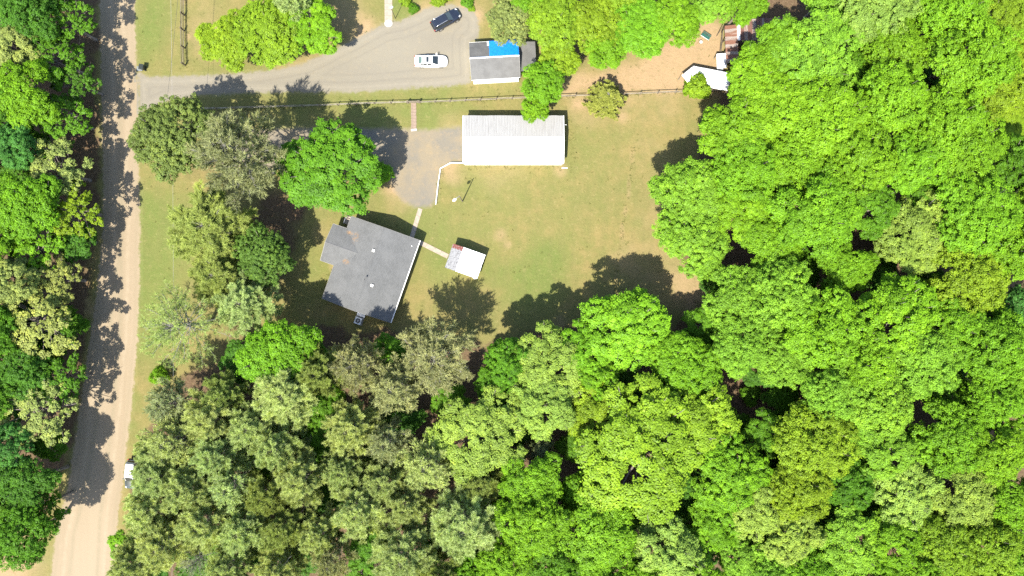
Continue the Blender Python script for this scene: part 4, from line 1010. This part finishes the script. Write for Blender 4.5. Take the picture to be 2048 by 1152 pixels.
PROTO = {
 # full rounded crowns with small bumps
 'full': [broadleaf(11), broadleaf(12, lobes=32, lr=(.19,.33), subs=40), broadleaf(13, lobes=22, lr=(.25,.40), subs=52), broadleaf(14, lobes=26, V=3.4, ragged=.22)],
 # smooth fine-leaved crowns
 'fine': [broadleaf(21, lobes=30, lr=(.26,.34), subs=30, leaves=52, sub_r=.34, leaf=.175, V=3.0, upb=.95, ragged=.10), broadleaf(22, lobes=26, lr=(.28,.38), subs=34, leaves=50, sub_r=.32, leaf=.17, V=3.2, upb=.9, ragged=.12)],
 # coarse, gappy crowns of separate leaf clusters
 'coarse': [broadleaf(31, lobes=36, lr=(.16,.27), subs=26, leaves=58, sub_r=.34, leaf=.195, V=4.2, spread=.70, ragged=.2, inner=700), broadleaf(32, lobes=42, lr=(.14,.24), subs=24, leaves=56, sub_r=.33, leaf=.19, V=3.8, spread=.74, ragged=.22, inner=600), broadleaf(33, lobes=32, lr=(.17,.30), subs=30, leaves=56, sub_r=.32, leaf=.19, V=4.4, spread=.68, inner=700)],
 # open crowns that let dapples through
 'open': [broadleaf(35, lobes=46, lr=(.11,.18), subs=11, leaves=28, sub_r=.30, leaf=.23, V=3.8, spread=.80, ragged=.22, inner=0), broadleaf(36, lobes=40, lr=(.12,.19), subs=12, leaves=28, sub_r=.31, leaf=.24, V=4.0, spread=.78, ragged=.2, inner=0)],
 'pine': [pine(41), pine(42, branches=98, shape=.5), pine(43, branches=86, shape=.7, up=.3), pine(44, branches=104, tw=28, shape=.55, twl=(.6,1.2))],
 'airy': [pine(51, branches=84, tw=22, nd=19, twig_r=.02, nw=(.055,.10), shape=.7, up=.32, twl=(.6,1.3)), pine(52, branches=88, tw=21, nd=18, twig_r=.02, nw=(.05,.095), shape=.65, up=.4, twl=(.6,1.4))],
 'dense': [broadleaf(61, lobes=36, lr=(.20,.31), subs=36, leaves=34, sub_r=.25, leaf=.17, V=3.8, upb=.6, ragged=.10, spread=.66), broadleaf(62, lobes=32, lr=(.22,.32), subs=40, leaves=34, sub_r=.25, leaf=.17, V=4.2, upb=.6, ragged=.14, spread=.66)],
 'wisp': [pine(55, branches=70, tw=17, nd=13, twig_r=.016, nw=(.035,.065), shape=.6, up=.35, twl=(.6,1.4))],
 'dead': [pine(71, branches=46, tw=16, nd=3, twig_r=.024, shape=.6, up=.45, twl=(.7,1.6))],
}
CED = [pine(81, branches=130, tw=16, nd=30, R=2.6, z0=.5, z1=6.2, shape=.8, nl=(.14,.26), nw=(.06,.11), up=.35, twl=(.25,.5), twig_r=0)]
SHR = [shrub_proto(91), shrub_proto(92, n=8, leaf=.16), shrub_proto(93, n=10, leaf=.11)]

TINT = {  # linear leaf colours
 'lime': ((.108,.220,.010), 'bright lime'), 'spring': ((.102,.218,.010), 'spring green'), 'green': ((.064,.150,.009), 'mid green'),
 'deep': ((.048,.120,.011), 'deep green'), 'pale': ((.148,.226,.034), 'whitish green'), 'cream': ((.175,.210,.050), 'cream-tipped green'),
 'olive': ((.340,.410,.138), 'olive green'), 'grey': ((.270,.300,.130), 'grey-olive'), 'dull': ((.235,.295,.073), 'dull olive'),
 'fern': ((.068,.120,.018), 'fern green'), 'ash': ((.225,.242,.105), 'ash green'), 'moss': ((.105,.140,.030), 'moss green'), 'khaki': ((.150,.175,.045), 'khaki green'),
 'yellow': ((.130,.208,.012), 'yellow-green'), 'teal': ((.055,.150,.024), 'bluish green'), 'mint': ((.118,.235,.018), 'minty green'),
}
CAT = {'wisp': 'pine tree', 'open': 'tree', 'full': 'tree', 'fine': 'tree', 'coarse': 'tree', 'pine': 'pine tree', 'airy': 'pine tree', 'dense': 'evergreen tree', 'dead': 'tree'}
NAME = {'wisp': 'pine_tree', 'open': 'broadleaf_tree', 'full': 'broadleaf_tree', 'fine': 'broadleaf_tree', 'coarse': 'broadleaf_tree', 'pine': 'pine_tree', 'airy': 'pine_tree', 'dense': 'evergreen_tree', 'dead': 'bare_tree'}
LOOK = {'wisp': 'sparse pine', 'open': 'open-crowned tree', 'full': 'broadleaf tree', 'fine': 'fine-leaved tree', 'coarse': 'loose-crowned tree', 'pine': 'pine', 'airy': 'wispy pine', 'dense': 'dense evergreen', 'dead': 'bare twiggy tree'}
GROUP = {'E': 'trees of the wood right of the lawn', 'S': 'broadleaf trees of the wood below the lawn', 'P': 'trees of the pine wood below the house', 'W': 'trees left of the road', 'N': 'trees between the drive and the rusty sheds', 'L': 'trees standing on the lawn'}
trng = random.Random(77)

# zone, px, py, apparent radius px, crown-centre height m, kind, tint, label (None: composed from its row and place)
T = [
# ---- trees standing free on the lawn and beside the drive
('L',350,276,88,9.0,'dense','moss','big dense olive evergreen nearest the road, below the drive'),
('L',482,312,98,12.5,'airy','ash','grey-olive pine between the dense evergreen and the big green maple'),
('L',660,340,106,8,'coarse','green','big rounded mid-green maple above the house'),
('L',422,455,88,8,'pine','dull','olive pine below the grey-olive pine, facing the road verge'),
('L',528,510,62,7.5,'dense','fern','dark evergreen whose shadow reaches towards the house'),
('L',440,553,62,7,'pine','dull','dark dull-olive pine left of the dark evergreen'),
('L',495,607,64,7.5,'pine','olive','olive pine between the dark evergreen and the bright green tree'),
('L',365,650,88,9,'wisp','dull','wispy pale pine leaning over the road verge, lawn showing through'),
('L',565,712,80,9,'full','spring','bright green broadleaf tree just left of the air conditioner'),
('L',642,745,56,9,'pine','dull','dull olive pine shading the air conditioner'),
('L',715,728,62,9,'airy','ash','smaller grey-olive pine just below the air conditioner'),
('L',872,716,86,9.5,'airy','ash','larger grey-olive pine below the small white shed'),
('L',1168,698,58,9,'coarse','spring','spring green tree left of the bright lime tree at the lawn edge'),
('L',1015,722,50,8.5,'coarse','green','darker green tree right of the larger grey-olive pine'),
('L',1335,702,54,8,'full','spring','smaller green tree right of the bright lime tree at the lawn edge'),
('L',1247,655,92,9,'coarse','lime','bright lime tree standing forward at the lower lawn edge'),
('L',455,80,58,5,'full','yellow','yellow-green tree nearest the three-rail fence by the drive'),
('L',545,62,78,6,'full','yellow','large yellow-green tree in the group beside the drive'),
('L',625,55,56,6,'coarse','spring','tree of the drive group with its shadow on the front lawn'),
('L',590,8,44,7,'pine','olive','olive pine on the top edge within the drive group'),
('L',1084,168,46,6.5,'full','spring','green tree between the garage and the white barn'),
('L',1070,220,30,5.5,'coarse','spring','small leafy tree hanging over the white barn roof edge'),
# ---- trees between garage and rusty sheds
('N',1022,40,58,6,'dense','khaki','olive tree spreading over the blue tarp'),
('N',1108,45,66,7,'full','yellow',None),('N',1192,50,64,7,'full','yellow',None),('N',1118,118,46,6,'coarse','yellow',None),
('N',1210,100,48,6.5,'full','lime',None),('N',1275,58,70,7,'fine','spring',None),('N',1345,38,60,7,'fine','spring',None),
('N',1420,12,48,7,'fine','mint',None),('N',1490,8,46,8,'fine','lime',None),('N',1060,-25,60,7,'full','lime',None),('N',1230,-25,60,7,'full','yellow',None),
# ---- wood right of the lawn
('E',1510,155,62,9,'full','lime',None),('E',1560,95,50,9,'full','spring',None),('E',1628,105,92,11,'fine','mint',None),('E',1750,22,78,11,'fine','pale',None),
('E',1783,105,66,11,'full','lime',None),('E',1898,35,72,11,'full','lime',None),('E',1935,120,86,11.5,'full','lime',None),('E',1985,190,62,10,'full','yellow',None),
('E',1560,225,80,10.5,'full','lime',None),('E',1645,245,86,11,'full','lime',None),('E',1775,200,72,11,'full','lime',None),('E',1888,252,76,11,'full','lime',None),
('E',1470,275,72,9.5,'full','lime',None),('E',1490,345,72,10,'full','lime',None),('E',1384,388,74,8.5,'full','mint',None),('E',1590,330,70,10.5,'full','lime',None),
('E',1705,318,80,11,'full','lime',None),('E',1822,325,62,10.5,'coarse','spring',None),('E',1925,305,72,11,'full','lime',None),('E',1385,478,70,8.5,'fine','mint',None),
('E',1478,420,64,10,'coarse','lime',None),('E',1545,475,66,10,'full','lime',None),('E',1630,425,86,11,'full','lime',None),('E',1822,468,78,10,'coarse','pale',None),
('E',1735,420,56,9.5,'coarse','green',None),('E',1950,430,84,11,'fine','lime',None),('E',2020,500,72,11,'full','lime',None),('E',1930,560,72,11,'full','yellow',None),
('E',1475,595,64,9.5,'full','mint',None),('E',1565,595,74,10.5,'fine','mint',None),('E',1690,535,56,9,'full','spring',None),('E',1640,655,82,11,'full','lime',None),
('E',1782,632,88,11,'coarse','spring',None),('E',1895,655,64,11,'full','lime',None),('E',1485,690,60,9.5,'full','mint',None),('E',1840,722,78,11.5,'fine','mint',None),
('E',1975,690,74,11,'full','lime',None),('E',1570,715,60,10,'fine','mint',None),('E',1720,730,70,11,'full','lime',None),('E',2035,745,54,10,'coarse','spring',None),
('E',1665,780,60,10.5,'fine','mint',None),('E',1745,800,72,11,'fine','mint',None),('E',1985,795,56,10.5,'full','lime',None),('E',1890,790,44,8,'coarse','green',None),
('E',2045,620,50,7,'full','teal',None),('E',2040,330,54,8,'coarse','green',None),('E',2060,130,60,5,'fine','yellow',None),('E',2010,30,60,7,'fine','yellow',None),
('E',2035,270,66,2.6,'fine','yellow',None),('E',2050,200,50,2.6,'fine','yellow',None),('E',1840,-20,60,10,'full','lime',None),('E',1660,-10,56,9,'full','mint',None),('E',1700,150,50,8,'full','green',None),('E',1850,400,50,8,'coarse','green',None),('E',2060,430,56,10,'full','lime',None),('E',2060,880,50,9,'coarse','spring',None),
# ---- broadleaf wood along the bottom
('S',1100,725,76,9,'coarse','pale',None),('S',1190,750,48,8,'coarse','spring',None),('S',1375,735,64,8.5,'full','spring',None),('S',1000,770,50,7,'full','green',None),
('S',1090,805,64,9,'coarse','pale',None),('S',960,872,90,9.5,'coarse','pale',None),('S',1195,820,66,9,'coarse','yellow',None),('S',1285,905,128,11,'coarse','yellow',None),
('S',1385,850,82,10,'coarse','yellow',None),('S',1065,960,64,9.5,'full','lime',None),('S',1068,1045,72,10,'full','lime',None),('S',1195,1060,80,10,'full','lime',None),
('S',1165,985,46,7.5,'full','spring',None),('S',1455,945,76,10,'fine','spring',None),('S',1515,1010,62,10,'coarse','pale',None),('S',1335,1100,76,10,'coarse','pale',None),
('S',1110,1135,62,9.5,'full','green',None),('S',1010,1120,56,8.5,'full','spring',None),('S',1480,1115,48,8,'coarse','mint',None),('S',1425,1050,56,8.5,'coarse','spring',None),
('S',1225,1150,54,9,'full','spring',None),('S',1300,1160,50,8,'full','spring',None),('S',1165,1165,46,8,'full','spring',None),('S',1530,1150,50,8,'full','mint',None),('S',1735,1160,56,8.5,'full','spring',None),('S',1935,1165,56,9,'full','yellow',None),('S',2045,1110,54,9,'full','lime',None),('S',950,1150,48,8,'full','spring',None),('S',1540,865,48,7.5,'coarse','green',None),('S',1620,885,76,10,'full','yellow',None),('S',1705,850,54,9,'coarse','mint',None),
('S',1765,895,64,10,'coarse','mint',None),('S',1895,872,70,10.5,'full','lime',None),('S',1985,900,62,10.5,'full','lime',None),('S',1595,975,66,10,'full','yellow',None),
('S',1685,965,54,9,'coarse','green',None),('S',1800,985,74,10,'coarse','pale',None),('S',1925,985,68,10,'full','pale',None),('S',2030,1005,56,10,'full','lime',None),
('S',1575,1065,62,9.5,'coarse','pale',None),('S',1690,1085,78,10,'coarse','mint',None),('S',1785,1080,58,9,'coarse','spring',None),('S',1880,1090,66,10,'full','yellow',None),
('S',1980,1095,68,10,'full','yellow',None),('S',1620,1155,56,9,'full','spring',None),('S',1840,1160,56,9,'full','lime',None),('S',1400,1160,52,9,'coarse','spring',None),
# ---- pine wood, lower left
('P',580,785,72,9.5,'pine','olive',None),('P',455,790,48,8,'pine','dull',None),('P',345,805,50,8,'airy','grey',None),('P',425,838,62,9,'pine','olive',None),
('P',790,775,58,9,'airy','grey',None),('P',512,850,52,8.5,'pine','olive',None),('P',352,880,58,9,'airy','olive',None),('P',560,890,50,9,'pine','olive',None),
('P',640,880,46,5,'full','green',None),('P',705,855,58,9.5,'pine','olive',None),('P',775,880,48,9,'airy','grey',None),('P',855,925,58,9.5,'airy','olive',None),
('P',440,905,56,9,'pine','olive',None),('P',325,945,58,8.5,'pine','olive',None),('P',690,935,46,8.5,'pine','olive',None),('P',605,955,58,9.5,'pine','olive',None),
('P',385,968,56,9,'pine','olive',None),('P',472,965,54,9,'airy','olive',None),('P',540,985,50,9,'pine','dull',None),('P',305,1020,58,8.5,'pine','olive',None),
('P',722,1015,62,9.5,'pine','olive',None),('P',815,1005,52,9,'pine','olive',None),('P',930,1045,74,10,'pine','olive',None),('P',420,1040,58,9,'pine','olive',None),
('P',495,1052,54,9,'pine','olive',None),('P',575,1050,56,9,'pine','dull',None),('P',640,1060,50,9,'pine','olive',None),('P',335,1085,58,8.5,'pine','olive',None),
('P',808,1105,68,10,'pine','olive',None),('P',735,1085,40,5,'full','green',None),('P',668,1115,44,9,'airy','grey',None),('P',400,1115,38,7,'dead','grey','dead grey leafless tree amid the pines near the bottom edge'),
('P',275,1125,48,8,'pine','olive',None),('P',465,1130,50,9,'pine','olive',None),('P',560,1135,54,9,'pine','olive',None),('P',880,1150,52,9,'pine','dull',None),
('P',252,1090,30,4,'coarse','spring','small bright green tree at the road edge among olive pines'),('P',1080,892,26,6,'pine','grey',None),('P',770,960,50,8.5,'pine','olive',None),('P',960,960,44,8,'pine','dull',None),('P',306,903,38,6,'pine','olive',None),('P',320,955,38,6,'pine','olive',None),('P',640,800,44,7,'full','green',None),
# ---- trees left of the road
('W',60,25,62,9.0,'full','deep',None),('W',133,45,55,6.8,'open','green',None),('W',30,100,54,8.5,'coarse','cream',None),('W',110,118,57,7.2,'open','green',None),
('W',153,165,44,6.1,'open','deep',None),('W',55,195,70,9.5,'full','spring',None),('W',126,235,55,6.8,'open','green',None),('W',30,292,52,8.5,'coarse','teal',None),
('W',116,345,63,7.2,'open','cream',None),('W',55,410,74,9.5,'full','spring',None),('W',143,420,59,6.8,'open','yellow',None),('W',73,500,59,7.2,'open','spring',None),
('W',30,565,54,9.0,'coarse','cream',None),('W',110,560,51,6.8,'open','cream',None),('W',76,645,80,8.0,'open','cream',None),('W',50,745,58,7.6,'full','deep',None),
('W',126,760,51,6.4,'open','green',None),('W',76,825,71,7.6,'open','cream',None),('W',22,890,50,8.5,'coarse','teal',None),('W',55,965,62,8.5,'full','deep',None),
('W',86,1010,49,6.4,'open','green',None),('W',50,1065,62,9.0,'full','green',None),('W',-10,1000,56,9.0,'full','green',None),('W',-15,660,60,9.5,'full','green',None),('W',-20,480,60,9.5,'full','spring',None),('W',-20,200,60,9.5,'full','green',None),('W',-15,790,56,8.5,'full','green',None),('W',93,-30,57,7.2,'open','green',None),
('W',-90,100,66,9.5,'full','green',None),('W',-90,300,66,9.5,'full','green',None),('W',-90,560,66,9.5,'full','green',None),('W',-90,740,66,9.5,'full','green',None),('W',-90,900,66,9.5,'full','green',None),
]
ROWS = [(55, 'on top edge'), (155, 'level with white sedan'), (228, 'level with rail fence'), (335, 'level with white barn'), (440, 'level with yard light'),
        (540, 'level with small shed'), (625, 'level with house gable'), (705, 'level with air conditioner'), (815, 'just below house level'), (900, 'above parked car level'), (985, 'level with roadside SUV'), (1075, 'below parked car level'), (9999, 'on bottom edge')]
ORD = ['first', 'second', 'third', 'fourth', 'fifth', 'sixth', 'seventh', 'eighth', 'ninth', 'tenth', 'eleventh', 'twelfth', 'thirteenth', 'fourteenth', 'fifteenth', 'sixteenth', 'seventeenth', 'eighteenth', 'nineteenth', 'twentieth']
WHERE = {'E': 'in right wood', 'S': 'in lower right wood', 'P': 'in pine wood', 'W': 'left of the road', 'N': 'among yard trees'}
FROM = {'E': 'from lawn', 'S': 'from pines', 'P': 'from road', 'W': 'from road', 'N': 'from garage'}
def row_of(y): return next(i for i, (m, _) in enumerate(ROWS) if y < m)
rows = {}
for i, t in enumerate(T):
    if t[7] is None: rows.setdefault((t[0], row_of(t[2])), []).append(i)
auto = {}
for (z, rw), ids in rows.items():
    ids.sort(key=lambda i: T[i][1], reverse=(z == 'W'))
    for k, i in enumerate(ids):
        t = T[i]; place = f", {ORD[k]} {FROM[z]}" if len(ids) > 1 else ''
        auto[i] = f"{TINT[t[6]][1]} {LOOK[t[5]]} {WHERE[z]} {ROWS[rw][1]}{place}"

def plant(name, meshes, parts, loc, scale, rz, tint, label, cat, group):
    r = empty(name, loc, rz, label, cat, group); r.scale = scale
    v = trng.uniform(.92, 1.08); hue = trng.uniform(-.06, .06)
    for me, pn in zip(meshes, parts):
        o = bpy.data.objects.new(pn, me); COL.objects.link(o); o.parent = r
        o.color = (tint[0]*v*(1 + hue), tint[1]*v, tint[2]*v*(1 - hue), 1)
    return r

for i, (z, px, py, rad, zc, kind, tint, label) in enumerate(T):
    pr = PROTO[kind]; (cm, tm) = pr[(i*7 + int(px)) % len(pr)]
    if z in 'ES': zc *= trng.uniform(.91, 1.09)
    p = P(px, py, zc); R = rad*K*(1 - zc/H)
    plant(NAME[kind], (cm, tm), ('crown', 'trunk'), (p.x, p.y, 0), (R/CR*(1.12 if z in 'ES' else 1.0 if z == 'N' else 1.18 if z == 'P' else 1.08), R/CR*(1.12 if z in 'ES' else 1.0 if z == 'N' else 1.18 if z == 'P' else 1.08), zc/CZ if kind in ('full','fine','coarse','open','dense') else zc/8.4), trng.uniform(0, 6.28), TINT[tint][0], label or auto[i], CAT[kind], GROUP[z])

# low trees in the shade between the taller crowns
U = [(395,1135),(430,1150),(310,1120),(1340,1080),(1400,1110),(1380,1030),(1480,1060),(1640,1110),(1550,1110),(1460,860),(1000,840),(1230,870),(1430,560),(1405,655),(1430,700),(1560,800),(1520,740),(1330,780),(1250,790),(1140,780),(1040,850),(1150,890),(1130,1010),(1260,1020),(1390,980),(1330,1010),(1530,930),(1540,1060),(1650,1020),(1740,1020),(1860,1030),(1970,1040),(1730,900),(1840,900),(1950,840),(1790,760),(1900,720),(1690,690),(1540,650),(1600,540),(1750,540),(1860,580),(1970,610),(1760,340),(1540,400),(1680,170),(1850,170),(1850,60),(1560,290),(980,1000),(1010,930),(950,1110),(870,1080),(760,920),(660,980),(530,920),(480,870),(390,900),(370,1020),(450,1090),(600,1110),(720,1150),(520,1100),(640,730),(480,720),(780,700),(800,830),(900,800),(40,350),(90,700),(20,800),(100,890),(40,640),(60,290),(150,480),(130,650)]
UT = [(z, px, py) for (px, py) in U for z in ['W' if px < 200 else 'E' if px > 1300 and py < 820 else 'S' if px > 970 else 'P']]
urow = {}
for i, (z, px, py) in enumerate(UT): urow.setdefault((z, row_of(py)), []).append(i)
ulab = {}
for (z, rw), ids in urow.items():
    ids.sort(key=lambda i: UT[i][1], reverse=(z == 'W'))
    for k, i in enumerate(ids): ulab[i] = f"low shaded tree {WHERE[z]} {ROWS[rw][1]}" + (f", {ORD[k]} low one {FROM[z]}" if len(ids) > 1 else '')
for i, (z, px, py) in enumerate(UT):
    pr = PROTO['coarse' if i % 3 else 'full']; cm, tm = pr[i % len(pr)]; zc = trng.uniform(3.2, 5.0); p = P(px, py, zc); R = trng.uniform(2.6, 3.8)
    plant('understorey_tree', (cm, tm), ('crown', 'trunk'), (p.x, p.y, 0), (R/CR, R/CR, zc/CZ), trng.uniform(0, 6.28), TINT['green' if i % 2 else 'deep'][0], ulab[i], 'tree', 'low trees in the shade of the woods')

# conical cedar by the fence
p = P(1209, 204, 1.2); plant('cedar_tree', CED[0], ('crown', 'trunk'), (p.x, p.y, 0), (1.22, 1.22, .85), .4, (.230,.265,.055), 'round olive cedar by the rail fence on open lawn', 'cedar', 'trees standing on the lawn')
# shrubs
SH = [(765,346,21,1.2,1.2,'spring','loose light green shrub beside the gravel pad under the maple'),(1393,175,25,1.6,1.5,'yellow','small yellow-green shrub growing against the white canopy'),
(826,16,11,.8,1.0,'green','leafy shrub between lamp post and black SUV'),(876,-2,15,.8,.9,'yellow','rounded yellow-green shrub above the black SUV'),
(935,4,12,.6,.8,'green','green shrub left of the dark-shadowed wall, near the top edge'),(899,-8,9,.5,.8,'yellow','small yellow shrub on the top edge above the SUV'),(943,16,7,.4,.6,'yellow','tiny yellow-green shrub right of the black SUV'),
(810,-2,14,.7,.9,'yellow','bright yellow-green shrub beside the front walk'),(318,752,19,1.5,1.4,'spring','bright green shrub on the verge below the wispy pale pine'),(288,968,16,1.2,1.2,'spring','bright green shrub beside the white-roofed SUV'),
(1500,790,20,1.0,1.2,'green','green undergrowth shrub in the shady clearing'),(940,-14,12,.6,.9,'green','shrub at the top edge above the green one')]
for i, (px, py, r_, zc, hs, tint, lab) in enumerate(SH):
    p = P(px, py, zc); R = r_*K
    plant('shrub', SHR[i % 3], ('foliage', 'stem'), (p.x, p.y, 0), (R/1.4, R/1.4, hs*R/1.4), i*1.3, TINT[tint][0], lab, 'shrub', 'shrubs in the yard')

# ------------------------------------------------------------------ weeds and tufts: along the fences, the worn strip, barn and house edges
def tufts():
    rng = np.random.default_rng(9); pts = []
    def along(poly, n, sp):
        for (a, b) in zip(poly, poly[1:]):
            m = int(n*math.hypot(b[0]-a[0], b[1]-a[1])/100)
            t = rng.random((m, 1)); pts.append(np.array(a)*(1-t) + np.array(b)*t + rng.normal(0, sp, (m, 2)))
    along(FN, 40, 2.0); along(FN2, 46, 2.0); along(TRACK, 34, 2.4); along([(1132,225),(1150,300),(1145,345)], 40, 4); along([(926,334),(1130,336)], 24, 3)
    along([(371,-40),(371,132)], 40, 2.5); along([(640,600),(668,530)], 20, 3); along([(884,340),(874,408)], 30, 3)
    k = 1500; x = rng.uniform(280, 1420, k); y = rng.uniform(0, 640, k)
    ok = (poly_sd(x, y, ROAD) < -4) & (poly_sd(x, y, DRIVE) < 2) & (poly_sd(x, y, PAD) < -2) & (vnoise(x/18, y/18) > .5)
    pts.append(np.stack([x[ok], y[ok]], 1))
    q = np.concatenate(pts); n = len(q); bl = 9
    wx = (q[:,0] - 1024)*K; wy = (576 - q[:,1])*K; s = rng.uniform(.5, 1.25, n)
    a = rng.uniform(0, 6.28, (n, bl)); d = np.stack([np.cos(a), np.sin(a), rng.uniform(.5, 1.6, (n, bl))], -1); d = norm(d)
    pos = np.stack([wx, wy, np.full(n, -.01)], -1)[:, None, :] + np.stack([np.cos(a), np.sin(a), a*0], -1)*.04
    L = (s[:, None]*rng.uniform(.12, .26, (n, bl))).ravel()
    V, F = needles(pos.reshape(-1, 3), d.reshape(-1, 3), L, L*.22, rng)
    o = mesh_obj('weed_tufts', np_mesh('weed_tufts', V, F, M['leaf'], np.repeat(rng.random(n*bl), 3))); o.color = (.12,.13,.04,1)
    tag(o, 'scattered weed tufts on the lawn and along the fences', 'weeds', kind='stuff')
tufts()
